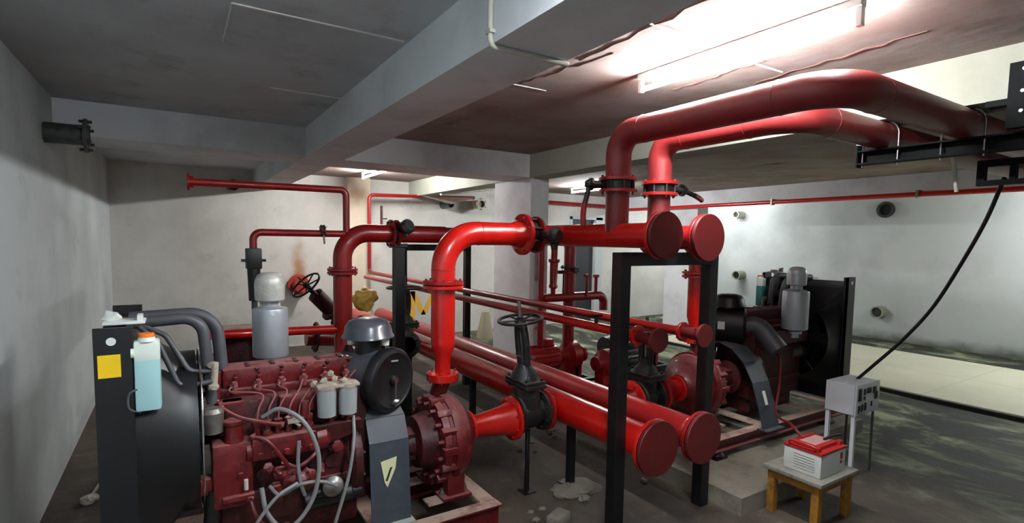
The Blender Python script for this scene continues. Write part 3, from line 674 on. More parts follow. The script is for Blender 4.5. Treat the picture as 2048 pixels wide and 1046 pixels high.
    if L:
        pts = [c0+V(-0.055, 0, 0)+d*0.07, c0+V(0.04, 0, 0)+d*0.085, c0+V(0.03, 0, 0)+d*0.02, c0+V(-0.02, 0, 0)-d*0.08, c0+V(-0.035, 0, 0)-d*0.05]
        prism(bm, pts, (0, 0, 0), out*0.0015); obj('sticker', bm, PALEY, t, False)
        bm = B(); prism(bm, [c0+V(0.0, 0, 0)+d*0.03, c0+V(0.012, 0, 0)+d*0.03, c0+V(-0.02, 0, 0)-d*0.045, c0+V(-0.03, 0, 0)-d*0.04], out*0.0016, out*0.003); obj('sticker_mark', bm, DARKPR, t, False)
    else:
        pts = [c0+V(-0.02, 0, 0)-d*0.06, c0+V(0.02, 0, 0)-d*0.06, c0+V(0.02, 0, 0)+d*0.06, c0+V(-0.02, 0, 0)+d*0.06]
        prism(bm, pts, (0, 0, 0), out*0.0015); obj('sticker', bm, WHITEP, t, False)
    # radiator -------------------------------------------------
    t = thing('radiator', 'tall black radiator with %s at the %s engine' % (('yellow sticker and white coolant bottle', 'left') if L else ('small teal bottle', 'right')), 'radiator', (-0.23, 0, 0.2))
    for sy in (-1, 1):
        y = sy*0.43
        bm = B(); box(bm, (-0.295, y-0.012, 0.2), (-0.165, y+0.012, 1.465)); box(bm, (-0.295, y-0.012-sy*0.02, 0.2), (-0.285, y+0.012, 1.465)); box(bm, (-0.175, y-0.012-sy*0.02, 0.2), (-0.165, y+0.012, 1.465))
        p = obj('side_panel', bm, BLACK, t, False)
        bm = B(); lathe(bm, (-0.235, y+sy*0.012, 1.41), (0, sy, 0), [(0, 0.017), (0.0015, 0.017)], 20); obj('lifting_hole', bm, WHITEP, p)
        if sy < 0:
            bm = B(); box(bm, (-0.282, y-0.0145, 1.26), (-0.205, y-0.012, 1.355)); obj('sticker', bm, YEL, p, False)
    bm = B(); box(bm, (-0.275, -0.41, 0.25), (-0.195, 0.41, 1.33))
    for k in range(48):
        y = -0.4+k*0.8/47; box(bm, (-0.285, y-0.003, 0.26), (-0.19, y+0.003, 1.32))
    obj('core', bm, BLACK, t, False)
    bm = B(); box(bm, (-0.285, -0.405, 1.335), (-0.18, 0.405, 1.42), bev=0.02); obj('top_tank', bm, BLACK, t)
    bm = B(); lathe(bm, (-0.235, -0.12, 1.42), (0, 0, 1), [(0, 0.03), (0.03, 0.03), (0.031, 0.038), (0.045, 0.038)], 20); box(bm, (-0.28, -0.30, 1.43), (-0.17, 0.1, 1.44)); box(bm, (-0.27, -0.33, 1.445), (-0.19, -0.20, 1.47)); obj('filler_cap', bm, CHROME, t)
    bm = B(); box(bm, (-0.27, -0.36, 1.466), (-0.12, -0.24, 1.478), bev=0.003); box(bm, (-0.15, -0.33, 1.478), (-0.13, -0.26, 1.50)); blob(bm, (-0.24, -0.28, 1.495), (0.035, 0.02, 0.02), 6, 0.4, 2); obj('top_clamp', bm, WHITEP if L else STEEL, t)
    # shroud: square to round
    bm = B(); n = 48; sq = []; ci = []; R = 0.40; zc = 0.86
    for k in range(n):
        a = 2*math.pi*k/n; cx, cy = math.cos(a), math.sin(a); q = max(abs(cx), abs(cy))
        sq.append(bm.verts.new((-0.19, 0.41*cx/q, zc+0.50*cy/q))); ci.append(bm.verts.new((0.0, R*cx, zc+R*cy)))
    c2 = [bm.verts.new(v.co+V(0.07, 0, 0)) for v in ci]
    for k in range(n):
        j = (k+1) % n; bm.faces.new((sq[k], sq[j], ci[j], ci[k])); bm.faces.new((ci[k], ci[j], c2[j], c2[k]))
    obj('fan_shroud', bm, BLACK, t)
    bm = B()
    for rr in (0.41, 0.33, 0.25, 0.17): torus(bm, (0.085+0.01*(0.41-rr), 0, zc), (1, 0, 0), rr, 0.004, 48, 6)
    for k in range(8):
        a = 2*math.pi*k/8; cyl(bm, (0.08, 0.10*math.cos(a), zc+0.10*math.sin(a)), (0.085, 0.41*math.cos(a), zc+0.41*math.sin(a)), 0.004, 6)
    obj('fan_guard', bm, CHROME if L else BLACK, t)
    bm = B(); lathe(bm, (-0.06, 0, zc), (1, 0, 0), [(0, 0.07), (0.08, 0.07)], 20)
    for k in range(6):
        a = 2*math.pi*k/6; d = V(0, math.cos(a), math.sin(a)); e = V(0, -math.sin(a), math.cos(a))
        pts = [V(-0.02, 0, zc)+d*0.06-e*0.03, V(-0.02, 0, zc)+d*0.36-e*0.06, V(-0.02, 0, zc)+d*0.36+e*0.06, V(-0.02, 0, zc)+d*0.06+e*0.03]
        prism(bm, pts, (-0.012, 0, 0), (0.0, 0, 0))
    obj('fan', bm, BLACK, t)
    # coolant bottle on near side of the shroud
    by = -0.425; bx0, bx1 = (-0.162, -0.068) if L else (-0.14, -0.07)
    bm = B(); box(bm, (bx0, by-0.025, 1.10), (bx1, by+0.05, 1.33), bev=0.014); bt = obj('coolant_bottle', bm, PLASTB if L else PLASTG, t)
    bm = B(); box(bm, (bx0, by-0.025, 1.31), (bx1, by+0.05, 1.405), bev=0.014); lathe(bm, ((bx0+bx1)/2, by, 1.40), (0, 0, 1), [(0, 0.035), (0.02, 0.03)], 20)
    for z in (1.355,): lathe(bm, (bx0+0.004, by-0.02, z), (-1, 0, 0), [(0, 0.02), (0.012, 0.02)], 12)
    obj('bottle_top', bm, PLASTW, bt)
    bm = B(); lathe(bm, ((bx0+bx1)/2, by, 1.412), (0, 0, 1), [(0, 0.031), (0.022, 0.029)], 20); obj('bottle_cap', bm, ORANGE, bt)
    bm = B(); sweep(bm, spline([(bx0+0.01, by-0.02, 1.20), (bx0-0.02, by-0.02, 1.18), (bx0-0.02, by-0.02, 1.12), (bx0+0.02, by-0.01, 1.095)], 6), 0.005, 8); obj('bottle_tube', bm, RUBBER, bt)
    # engine ---------------------------------------------------
    t = thing('diesel_engine', '%s diesel engine %s' % (('dusty maroon', 'in the left foreground with twin grey filters') if L else ('dark', 'on the right in front of the big black radiator')), 'engine', (0.5, 0, 0.2))
    em = MAROON if L else MAROOND
    bm = B(); box(bm, (0.16, -0.20, 0.36), (0.90, 0.20, 1.02), bev=0.02)
    for k in range(6): lathe(bm, (0.24+k*0.115, -0.195, 0.62), (0, -1, 0), [(0, 0.04), (0.015, 0.036)], 16)
    box(bm, (0.18, -0.225, 0.80), (0.88, 0.225, 0.83), bev=0.005); box(bm, (0.18, -0.22, 0.50), (0.88, 0.22, 0.54), bev=0.005)
    obj('engine_block', bm, MAROOND, t)
    bm = B(); box(bm, (0.20, -0.15, 0.22), (0.86, 0.15, 0.37), bev=0.03); obj('oil_pan', bm, MAROOND, t)
    bm = B(); box(bm, (0.165, -0.11, 1.02), (0.89, 0.13, 1.06), bev=0.008); box(bm, (0.18, -0.085, 1.05), (0.875, 0.10, 1.165), bev=0.035)
    for k in range(6):
        x = 0.245+k*0.112; lathe(bm, (x, -0.088, 1.07), (0, 0, 1), [(0, 0.012), (0.05, 0.012), (0.052, 0.006), (0.07, 0.006)], 10)
    for k in range(3): box(bm, (0.30+k*0.2, -0.04, 1.164), (0.37+k*0.2, -0.01, 1.168))
    obj('rocker_cover', bm, em, t)
    for k in range(6):
        bm = B(); x = 0.235+k*0.113; blob(bm, (x, -0.125, 1.085), (0.022, 0.018, 0.018), k, 0.3, 2); lathe(bm, (x, -0.125, 1.05), (0, -0.3, 1), [(0, 0.016), (0.06, 0.012)], 8)
        obj('injector', bm, PINKM, t)
    bm = B(); box(bm, (0.43, -0.25, 0.93), (0.66, -0.17, 1.03), bev=0.025); obj('intake_gallery', bm, em, t)
    bm = B(); box(bm, (0.29, -0.33, 0.74), (0.60, -0.21, 0.85), bev=0.02); lathe(bm, (0.60, -0.27, 0.79), (1, 0, 0), [(0, 0.065), (0.05, 0.065), (0.07, 0.04)], 20); lathe(bm, (0.31, -0.27, 0.78), (-1, 0, 0), [(0, 0.05), (0.04, 0.05)], 20)
    for k in range(6): lathe(bm, (0.32+k*0.05, -0.27, 0.85), (0, 0, 1), [(0, 0.017), (0.05, 0.015), (0.055, 0.022), (0.075, 0.022)], 8)
    for k in range(5): lathe(bm, (0.33+k*0.06, -0.33, 0.77), (0, -1, 0), [(0, 0.015), (0.012, 0.014)], 8)
    ip = obj('injection_pump', bm, em, t)
    for k in range(6):
        x = 0.32+k*0.05; bm = B()
        sweep(bm, spline([(x, -0.27, 0.92), (x+0.01, -0.275, 0.99), (x+0.03+k*0.01, -0.24, 1.055), (0.235+k*0.113-0.02, -0.17, 1.07), (0.235+k*0.113, -0.13, 1.09)], 8), 0.0045, 6)
        obj('fuel_line', bm, mat('dusty_line', (0.55, 0.33, 0.33), 0.5) if k == 0 else bpy.data.materials['dusty_line'], t)
    # gear case and front casting
    bm = B(); box(bm, (0.12, -0.30, 0.52), (0.30, -0.16, 0.84), bev=0.02); lathe(bm, (0.22, -0.25, 0.83), (0, 0, 1), [(0, 0.045), (0.09, 0.04), (0.10, 0.048), (0.115, 0.048)], 20)
    box(bm, (0.16, -0.33, 0.56), (0.30, -0.29, 0.585), bev=0.005); lathe(bm, (0.24, -0.30, 0.68), (0, -1, 0), [(0, 0.014), (0.018, 0.012)], 8)
    box(bm, (0.04, -0.28, 0.60), (0.12, -0.20, 0.68), bev=0.01); obj('gear_case', bm, em, t)
    bm = B()
    for (p, r) in (((0.42, -0.31, 0.66), 0.035), ((0.36, -0.33, 0.70), 0.026), ((0.47, -0.30, 0.62), 0.045), ((0.55, -0.27, 0.58), 0.05), ((0.40, -0.30, 0.58), 0.03)): blob(bm, p, (r, r*0.8, r), p[0]*9, 0.25)
    lathe(bm, (0.40, -0.33, 0.60), (0.1, -0.1, -1), [(0, 0.02), (0.08, 0.016)], 10); obj('lift_pump', bm, em, t)
    # engine front: pulleys, brackets
    bm = B(); lathe(bm, (0.10, 0, 0.48), (1, 0, 0), [(0, 0.11), (0.02, 0.10), (0.04, 0.11), (0.08, 0.05)], 28); lathe(bm, (0.10, 0, 0.86), (1, 0, 0), [(0, 0.08), (0.02, 0.07), (0.04, 0.08), (0.08, 0.05)], 28); lathe(bm, (0.10, 0.20, 0.74), (1, 0, 0), [(0, 0.05), (0.04, 0.05)], 20)
    obj('pulley', bm, BLACK, t)
    bm = B(); lathe(bm, (0.13, 0.14, 0.74), (1, 0, 0), [(0, 0.075), (0.16, 0.075)], 24); obj('alternator', bm, STEEL, t)
    bm = B(); cyl(bm, (0.155, -0.16, 0.99), (0.165, -0.15, 1.17), 0.013, 8); cyl(bm, (0.10, -0.14, 1.07), (0.16, -0.17, 1.02), 0.014, 8); box(bm, (0.09, -0.13, 1.09), (0.17, -0.04, 1.12), bev=0.008); box(bm, (0.16, -0.2, 1.0), (0.27, -0.12, 1.02), bev=0.005)
    obj('lifting_bracket', bm, em, t)
    bm = B(); sweep(bm, spline([(0.845, 0.05, 1.12), (0.85, 0.05, 1.19), (0.86, 0.03, 1.215), (0.87, 0.01, 1.19), (0.875, 0.0, 1.12)], 6), 0.012, 8); obj('lifting_eye', bm, em, t)
    # exhaust side box
    bm = B(); box(bm, (0.22, 0.20, 0.86), (0.88, 0.30, 0.98), bev=0.03)
    for k in range(6): cyl(bm, (0.25+k*0.115, 0.17, 0.93), (0.25+k*0.115, 0.25, 0.92), 0.03, 12)
    obj('exhaust_manifold', bm, MAROOND, t)
    # flywheel housing
    bm = B(); lathe(bm, (0.80, 0, 0.58), (1, 0, 0), [(0, 0.25), (0.02, 0.27), (0.06, 0.27), (0.075, 0.22)], 44); bolts(bm, (0.865, 0, 0.58), (1, 0, 0), 0.245, 12, 0.011, 0.012); obj('flywheel_housing', bm, MAROOND if L else BLACK, t)
    bm = B(); lathe(bm, (0.55, -0.20, 0.42), (1, 0, 0), [(0, 0.055), (0.25, 0.055), (0.26, 0.04), (0.31, 0.04)], 24); lathe(bm, (0.60, -0.26, 0.48), (1, 0, 0), [(0, 0.03), (0.14, 0.03)], 16); obj('starter_motor', bm, BLACK, t)
    # filters
    for k, x in enumerate((0.655, 0.765)):
        bm = B(); lathe(bm, (x, -0.30, 0.905), (0, 0, 1), [(0, 0.03), (0.006, 0.047), (0.14, 0.05), (0.155, 0.05)], 28)
        f = obj('fuel_filter', bm, FILT, t); f['label'] = 'silver grey filter canister'
    bm = B(); box(bm, (0.60, -0.345, 1.062), (0.82, -0.255, 1.078), bev=0.006)
    for x in (0.655, 0.765): lathe(bm, (x, -0.30, 1.058), (0, 0, 1), [(0, 0.054), (0.02, 0.054), (0.03, 0.03)], 24)
    for p in ((0.60, -0.26, 1.08), (0.64, -0.3, 1.10), (0.70, -0.28, 1.10), (0.74, -0.32, 1.09), (0.69, -0.24, 1.12)): blob(bm, p, (0.018, 0.016, 0.018), p[0]*7, 0.3, 2)
    obj('filter_head', bm, TAN if L else CAST, t)
    bm = B(); cyl(bm, (0.55, -0.27, 0.91), (0.55, -0.27, 0.985), 0.022, 14); lathe(bm, (0.55, -0.27, 0.985), (0, 0, 1), [(0, 0.024), (0.012, 0.022)], 14); obj('primer_pump', bm, em, t)
    bm = B(); cyl(bm, (0.46, -0.27, 0.93), (0.52, -0.31, 0.88), 0.007, 8); box(bm, (0.46, -0.31, 0.90), (0.54, -0.24, 0.92)); obj('fuel_banjo', bm, TAN, t)
    # hoses
    bm = B(); sweep(bm, fillet([(-0.22, -0.12, 1.435), (0.10, -0.15, 1.455), (0.135, -0.16, 1.02)], 0.09, 10), 0.027, 20); obj('coolant_hose', bm, RUBBER, t)
    bm = B(); sweep(bm, fillet([(-0.20, 0.06, 1.44), (0.17, 0.02, 1.455), (0.19, 0.0, 1.15)], 0.13, 10), 0.031, 20); obj('coolant_hose', bm, RUBBER, t)
    bm = B(); sweep(bm, fillet([(-0.15, -0.14, 1.43), (-0.05, -0.18, 1.38), (0.04, -0.2, 1.20), (0.13, -0.2, 1.19)], 0.05, 8), 0.012, 12); obj('bleed_hose', bm, RUBBER, t)
    bm = B(); sweep(bm, fillet([(-0.15, -0.20, 1.43), (-0.08, -0.24, 1.36), (0.0, -0.26, 1.14), (0.13, -0.24, 1.15)], 0.05, 8), 0.012, 12); obj('bleed_hose', bm, RUBBER, t)
    bm = B(); cyl(bm, (0.14, -0.23, 1.12), (0.15, -0.21, 1.23), 0.016, 10); blob(bm, (0.14, -0.24, 1.12), (0.025, 0.02, 0.02), 3, 0.2, 2); blob(bm, (0.14, -0.20, 1.22), (0.025, 0.02, 0.02), 4, 0.2, 2); obj('hose_union', bm, TAN if L else STEEL, t)
    bm = B(); sweep(bm, fillet([(-0.15, -0.22, 0.34), (0.10, -0.26, 0.34), (0.13, -0.26, 0.62)], 0.08, 8), 0.035, 18); obj('lower_hose', bm, BRUB, t)
    bm = B(); lathe(bm, (0.13, -0.25, 0.90), (0, 0, 1), [(0, 0.045), (0.10, 0.05), (0.12, 0.035)], 20); obj('water_outlet', bm, STEEL, t)
    bm = B(); P = [(0.34, -0.32, 0.96), (0.42, -0.36, 1.0), (0.52, -0.42, 0.93), (0.58, -0.44, 0.76), (0.56, -0.45, 0.58), (0.49, -0.45, 0.46), (0.41, -0.45, 0.43), (0.34, -0.44, 0.52), (0.32, -0.41, 0.64)]
    sweep(bm, spline(P, 8), 0.011, 10); obj('fuel_hose', bm, mat('grey_braid', (0.46, 0.46, 0.46), 0.5) if L else bpy.data.materials['grey_braid'], t)
    for P in ([(0.50, -0.38, 0.83), (0.49, -0.40, 0.72), (0.50, -0.41, 0.62), (0.52, -0.40, 0.55)], [(0.36, -0.36, 0.62), (0.41, -0.38, 0.57), (0.50, -0.42, 0.62), (0.60, -0.42, 0.61), (0.68, -0.40, 0.56)], [(0.22, -0.47, 0.38), (0.29, -0.47, 0.50), (0.38, -0.46, 0.60), (0.48, -0.44, 0.64)], [(0.80, -0.28, 0.88), (0.78, -0.36, 0.78), (0.74, -0.40, 0.6), (0.66, -0.42, 0.36)]):
        bm = B(); sweep(bm, spline(P, 8), 0.009, 8); obj('fuel_hose', bm, bpy.data.materials['grey_braid'], t)
    rng = random.Random(11)
    for k in range(9):
        x = 0.22+k*0.07; z = 0.60+0.13*((k*7) % 3); r = 0.018+0.012*((k*5) % 3)
        bm = B(); lathe(bm, (x, -0.20, z), (0.1*((k % 3)-1), -1, 0), [(0, r*1.3), (0.03, r*1.2), (0.035, r*0.8), (0.07+0.01*(k % 4), r*0.75), (0.075+0.01*(k % 4), r*0.4)], 6 if k % 2 else 14); obj('boss', bm, em, t)
    for k, P in enumerate(([(0.30, -0.30, 0.86), (0.36, -0.35, 0.84), (0.44, -0.35, 0.72), (0.46, -0.32, 0.66)], [(0.17, -0.20, 1.0), (0.24, -0.30, 0.97), (0.36, -0.33, 0.93), (0.43, -0.30, 0.90)], [(0.44, -0.30, 0.70), (0.50, -0.34, 0.68), (0.58, -0.33, 0.72), (0.62, -0.28, 0.76)], [(0.28, -0.32, 0.56), (0.30, -0.36, 0.48), (0.36, -0.36, 0.40), (0.45, -0.30, 0.36)])):
        bm = B(); sweep(bm, spline(P, 8), 0.010, 8); blob(bm, P[0], (0.018, 0.018, 0.018), k, 0.2, 2); blob(bm, P[-1], (0.018, 0.018, 0.018), k+3, 0.2, 2); obj('oil_line', bm, em, t)
    bm = B(); lathe(bm, (0.68, -0.28, 0.52), (0, -1, 0.1), [(0, 0.05), (0.04, 0.055), (0.06, 0.04), (0.07, 0.02)], 20); obj('drain_fitting', bm, STEEL, t)
    bm = B(); lathe(bm, (0.26, -0.345, 0.62), (0, 0, 1), [(0, 0.010), (0.05, 0.010)], 8); obj('sensor', bm, SLEEVEW, t)
    bm = B(); prism(bm, [(0.56, -0.32, 0.86), (0.84, -0.30, 0.86), (0.86, -0.28, 0.80), (0.60, -0.30, 0.74)], (0, 0, 0), (0, 0.05, 0)); obj('filter_bracket', bm, MAROOND, t)
    for k in range(5): 
        bm = B(); x = 0.30+k*0.12; box(bm, (x, -0.062, 1.163), (x+0.02, 0.02, 1.172), bev=0.003); lathe(bm, (x+0.05, -0.075, 1.14), (0, -0.5, 1), [(0, 0.012), (0.02, 0.011)], 6); obj('cover_clip', bm, MAROOND, t)
    # fan of thin red lines behind filters
    for k in range(5):
        bm = B(); y = -0.12+k*0.045
        sweep(bm, spline([(0.80, y-0.04, 1.05), (0.86, y-0.03, 1.10-k*0.006), (0.93, y, 1.07), (0.96, y+0.01, 0.95)], 8), 0.009, 8); obj('breather_line', bm, em, t)
    bm = B(); box(bm, (0.82, -0.17, 0.94), (0.93, 0.17, 1.07), bev=0.03); obj('rear_cover', bm, em, t)
    # air cleaner
    if L: n = V(0.5, -0.87, 0); c = V(1.055, -0.22, 1.03)
    else: n = V(0.5, -0.87, 0).normalized(); c = V(1.055, -0.22, 1.03)
    n.normalize()
    bm = B(); lathe(bm, c-n*0.36, n, [(0, 0.12), (0.02, 0.16), (0.30, 0.165)], 40); ac = obj('air_cleaner', bm, DGREY if L else BLACK, t)
    bm = B(); lathe(bm, c-n*0.07, n, [(0, 0.178), (0.006, 0.188), (0.05, 0.188), (0.065, 0.178), (0.07, 0.16), (0.062, 0.15), (0.060, 0.03), (0.075, 0.028), (0.08, 0.02)], 44); obj('dust_cover', bm, BLACK, ac)
    _, ux, uy = frame_of(n)
    bm = B(); lathe(bm, c+n*0.005, n, [(0, 0.016), (0.012, 0.016)], 12); cyl(bm, c+n*0.012, c+n*0.012+V(0, 0, -0.11), 0.006, 8); blob(bm, c+n*0.012+V(0, 0, -0.125), (0.024, 0.014, 0.014), 2, 0.2); obj('wing_nut', bm, CHROME, ac)
    bm = B(); box(bm, c+n*0.003+V(-0.02, 0.0, 0.11), c+n*0.006+V(0.02, 0.003, 0.12)); obj('cover_plate', bm, FILT, ac, False)
    if not L:
        p_ = V(0.87, 0.5, 0); q_ = c-n*0.16+p_*0.1655; bm = B(); prism(bm, [q_-n*0.03+V(0, 0, -0.03), q_+n*0.03+V(0, 0, -0.03), q_+n*0.03+V(0, 0, 0.04), q_-n*0.03+V(0, 0, 0.04)], (0, 0, 0), p_*0.004); obj('sticker', bm, WHITEP, ac, False)
    pc = V(0.955, -0.05, 1.20 if L else 1.13)
    bm = B(); lathe(bm, pc-V(0, 0, 0.06), (0, 0, 1), [(0, 0.075), (0.13, 0.075)], 28); obj('intake_neck', bm, BLACK, ac)
    bm = B(); lathe(bm, pc+V(0, 0, 0.065), (0, 0, 1), [(0, 0.14), (0.004, 0.152), (0.012, 0.150), (0.02, 0.142), (0.07, 0.132), (0.10, 0.110), (0.115, 0.06), (0.117, 0.0)], 44); obj('intake_cap', bm, DGREY if L else BLACK, ac)
    for sx in (-1, 1):
        bm = B(); lathe(bm, pc+V(sx*0.085, -sx*0.06, 0.02), (0, 0, 1), [(0, 0.022), (0.055, 0.024)], 14); obj('cap_clamp', bm, WHITEP, ac)
    bm = B(); sweep(bm, fillet([c-n*0.30, c-n*0.46, V(0.80, 0.24 if L else 0.36, 0.84)], 0.09, 10), 0.065 if L else 0.085, 20); obj('intake_duct', bm, RUBBER if not L else BLACK, t)
    # muffler
    t = thing('exhaust_silencer', 'two-tier silver exhaust silencer standing on the %s engine' % side, 'silencer', (0.47, 0.30, 0.9))
    mx, my = 0.47, 0.30
    dz = 0.0 if L else -0.14; kr = 1.0 if L else 1.12
    bm = B(); cyl(bm, (mx, my, 0.92), (mx, my, 1.15), 0.04, 20); lathe(bm, (mx, my, 0.96), (0, 0, 1), [(0, 0.065), (0.02, 0.065)], 20); obj('inlet_pipe', bm, SILVER, t)
    bm = B(); lathe(bm, (mx, my, 1.125+dz), (0, 0, 1), [(q0*kr*(1.0 if L else 1.08), q1*kr) for q0, q1 in ((0, 0.05), (0.012, 0.096), (0.02, 0.1), (0.29, 0.1), (0.30, 0.096), (0.315, 0.045), (0.36, 0.042))], 40); obj('silencer_body', bm, SILVER, t)
    bm = B(); lathe(bm, (mx, my, 1.47 if L else 1.40), (0, 0, 1), [(0, 0.074), (0.008, 0.082), (0.10, 0.084), (0.13, 0.078), (0.155, 0.066), (0.168, 0.045), (0.172, 0.0)], 40); cyl(bm, (mx-0.05, my, 1.42+dz/3), (mx-0.05, my, 1.48+dz/3), 0.008, 8); cyl(bm, (mx+0.05, my, 1.42+dz/3), (mx+0.05, my, 1.48+dz/3), 0.008, 8); obj('rain_cap', bm, CAPW if L else SILVER, t)
    CUR[0] = None
pump_set('left', Matrix.Translation((0, 3.15, 0)))
pump_set('right', Matrix.Translation((5.25, 3.0, 0.085)) @ Matrix.Rotation(math.pi, 4, 'Z'))

# right discharge riser
t = thing('discharge_riser', 'dark red flanged riser seen between the two black posts', 'pipe', (3.785, 3.0, 1.0))
bm = B(); lathe(bm, (3.785, 3.0, 1.0), (0, 0, 1), [(0, 0.05), (0.12, 0.05), (0.22, 0.078), (0.56, 0.078)], 32); obj('reducer_pipe', bm, RED, t)
pipe('elbow', [(3.785, 3.0, 1.56), (3.785, 3.0, 1.89), (3.18, 3.0, 1.89)], 0.078, RED, t, R=0.22, n=14)
flange(t, (3.785, 3.0, 1.57), (0, 0, 1), 0.13, m=RED); flange(t, (3.785, 3.0, 1.60), (0, 0, 1), 0.13, m=RED)
flange(t, (3.785, 3.0, 1.02), (0, 0, 1), 0.105, 0.04, m=RED, n=6); flange(t, (3.19, 3.0, 1.89), (1, 0, 0), 0.13, m=REDD)

# plinth
bm = B(); prism(bm, [(3.2, 2.1, 0), (4.36, 2.1, 0), (4.36, 2.5, 0), (5.75, 2.5, 0), (5.75, 3.85, 0), (3.2, 3.85, 0)], (0, 0, 0), (0, 0, 0.13)); tag(obj('plinth', bm, CONC, smooth=False), 'low concrete plinth under the right engine and pump', 'plinth')
for k, (x, y) in enumerate(((3.65, 2.64), (3.65, 3.36), (5.3, 2.64), (5.3, 3.36))):
    bm = B(); box(bm, (x-0.07, y-0.06, 0.131), (x+0.07, y+0.06, 0.143), bev=0.003); lathe(bm, (x, y, 0.143), (0, 0, 1), [(0, 0.055), (0.012, 0.06), (0.03, 0.05), (0.041, 0.04)], 20)
    tag(obj('rubber_mount', bm, BLACK), 'black mount between plinth and right skid, %s' % ('at its near corner by the stool', 'at the inner corner behind the near one', 'under the radiator end, near side', 'under the radiator end, wall side')[k], 'mount')

# ------------------------------------------------------------------ far equipment
def electric_pump(label, x, y, mm, s=1.0, flip=1):
    t = thing('electric_pump', label, 'pump', (x, y, 0), None)
    bm = B(); box(bm, (x-0.45*s, y-0.16*s, 0), (x+0.5*s, y-0.10*s, 0.09)); box(bm, (x-0.45*s, y+0.10*s, 0), (x+0.5*s, y+0.16*s, 0.09)); box(bm, (x-0.45*s, y-0.1*s, 0.02), (x-0.38*s, y+0.1*s, 0.09)); box(bm, (x+0.43*s, y-0.1*s, 0.02), (x+0.5*s, y+0.1*s, 0.09)); obj('base_frame', bm, BLACK, t, False)
    z = 0.30*s+0.05
    bm = B(); lathe(bm, (x-0.42*s*flip, y, z), (flip, 0, 0), [(0, 0.09*s), (0.03*s, 0.09*s), (0.05*s, 0.06*s), (0.1*s, 0.10*s), (0.13*s, 0.17*s), (0.24*s, 0.17*s), (0.27*s, 0.09*s), (0.36*s, 0.06*s)], 32); box(bm, (x-0.30*s*flip-0.05, y-0.08, 0.09), (x-0.30*s*flip+0.05, y+0.08, z)); obj('volute', bm, TRED, t)
    bm = B(); lathe(bm, (x-0.02*s*flip, y, z), (flip, 0, 0), [(0, 0.12*s), (0.03*s, 0.145*s), (0.40*s, 0.145*s), (0.42*s, 0.13*s), (0.50*s, 0.12*s)], 32)
    for k in range(18):
        a = 2*math.pi*k/18; c = V(x+0.20*s*flip, y+0.15*s*math.cos(a), z+0.15*s*math.sin(a)); box(bm, c-V(0.17*s, 0.01, 0.004), c+V(0.17*s, 0.01, 0.004), Matrix.Rotation(-a, 3, 'X'))
    box(bm, (x+0.1*s, y-0.08, 0.09), (x+0.3*s, y+0.08, z)); obj('motor', bm, mm, t)
    bm = B(); box(bm, (x+0.12*s*flip-0.06, y-0.07, z+0.14*s), (x+0.12*s*flip+0.06, y+0.07, z+0.23*s), bev=0.01); obj('terminal_box', bm, mm, t)
    return t
electric_pump('red electric pump with red motor behind the lower headers', 4.05, 5.35, TRED, 1.1, -1)
electric_pump('dark electric pump with pale motor end, just left of the near black post', 4.75, 4.9, BLACK, 1.0, 1)
electric_pump('dark red electric pump hidden behind the near black frame', 5.5, 5.4, BLACK, 1.2, -1)
# risers there
t = thing('jockey_riser', 'dark red vertical pipe with check valve behind the upper header', 'pipe', (4.4, 5.4, 0.3))
pipe('riser_pipe', [(4.28, 5.38, 0.45), (4.28, 5.38, 1.9), (2.86, 5.38, 1.9)], 0.075, REDD, t, R=0.15)
flange(t, (4.28, 5.38, 1.46), (0, 0, 1), 0.12, m=TRED); flange(t, (4.28, 5.38, 1.52), (0, 0, 1), 0.12, m=CAST); flange(t, (4.28, 5.38, 0.85), (0, 0, 1), 0.12, m=TRED)
pipe('cross_pipe', [(3.80, 5.3, 1.15), (4.80, 5.3, 1.15), (4.80, 5.3, 0.95)], 0.055, REDD, t, R=0.1)
pipe('small_riser', [(4.66, 5.3, 1.15), (4.66, 5.3, 1.40)], 0.022, TRED, t)
pipe('small_riser', [(4.46, 5.25, 1.15), (4.46, 5.25, 1.42)], 0.020, TRED, t)
bm = B(); cyl(bm, (4.62, 5.3, 1.405), (4.70, 5.3, 1.405), 0.02, 10); cyl(bm, (4.42, 5.25, 1.42), (4.50, 5.25, 1.42), 0.02, 10); obj('cock_handle', bm, TRED, t)
bm = B(); lathe(bm, (3.96, 5.3, 1.16), (0.02, 0, 1), [(0, 0.03), (0.1, 0.03), (0.12, 0.055), (0.14, 0.055), (0.16, 0.045), (0.34, 0.05), (0.42, 0.05), (0.44, 0.07), (0.47, 0.07), (0.47, 0.04), (0.7, 0.04)], 24); obj('check_valve', bm, REDD, t)
pipe('thin_riser', [(3.78, 5.3, 0.5), (3.78, 5.3, 1.9)], 0.038, REDD, t)
bm = B(); box(bm, (4.10, 5.36, 1.44), (4.18, 5.40, 1.48)); cyl(bm, (4.12, 5.3, 1.1), (4.12, 5.3, 1.45), 0.01, 8); lathe(bm, (4.28, 5.27, 1.49), (0, -1, 0), [(0, 0.05), (0.04, 0.04)], 16); obj('valve_handle', bm, CAST, t)
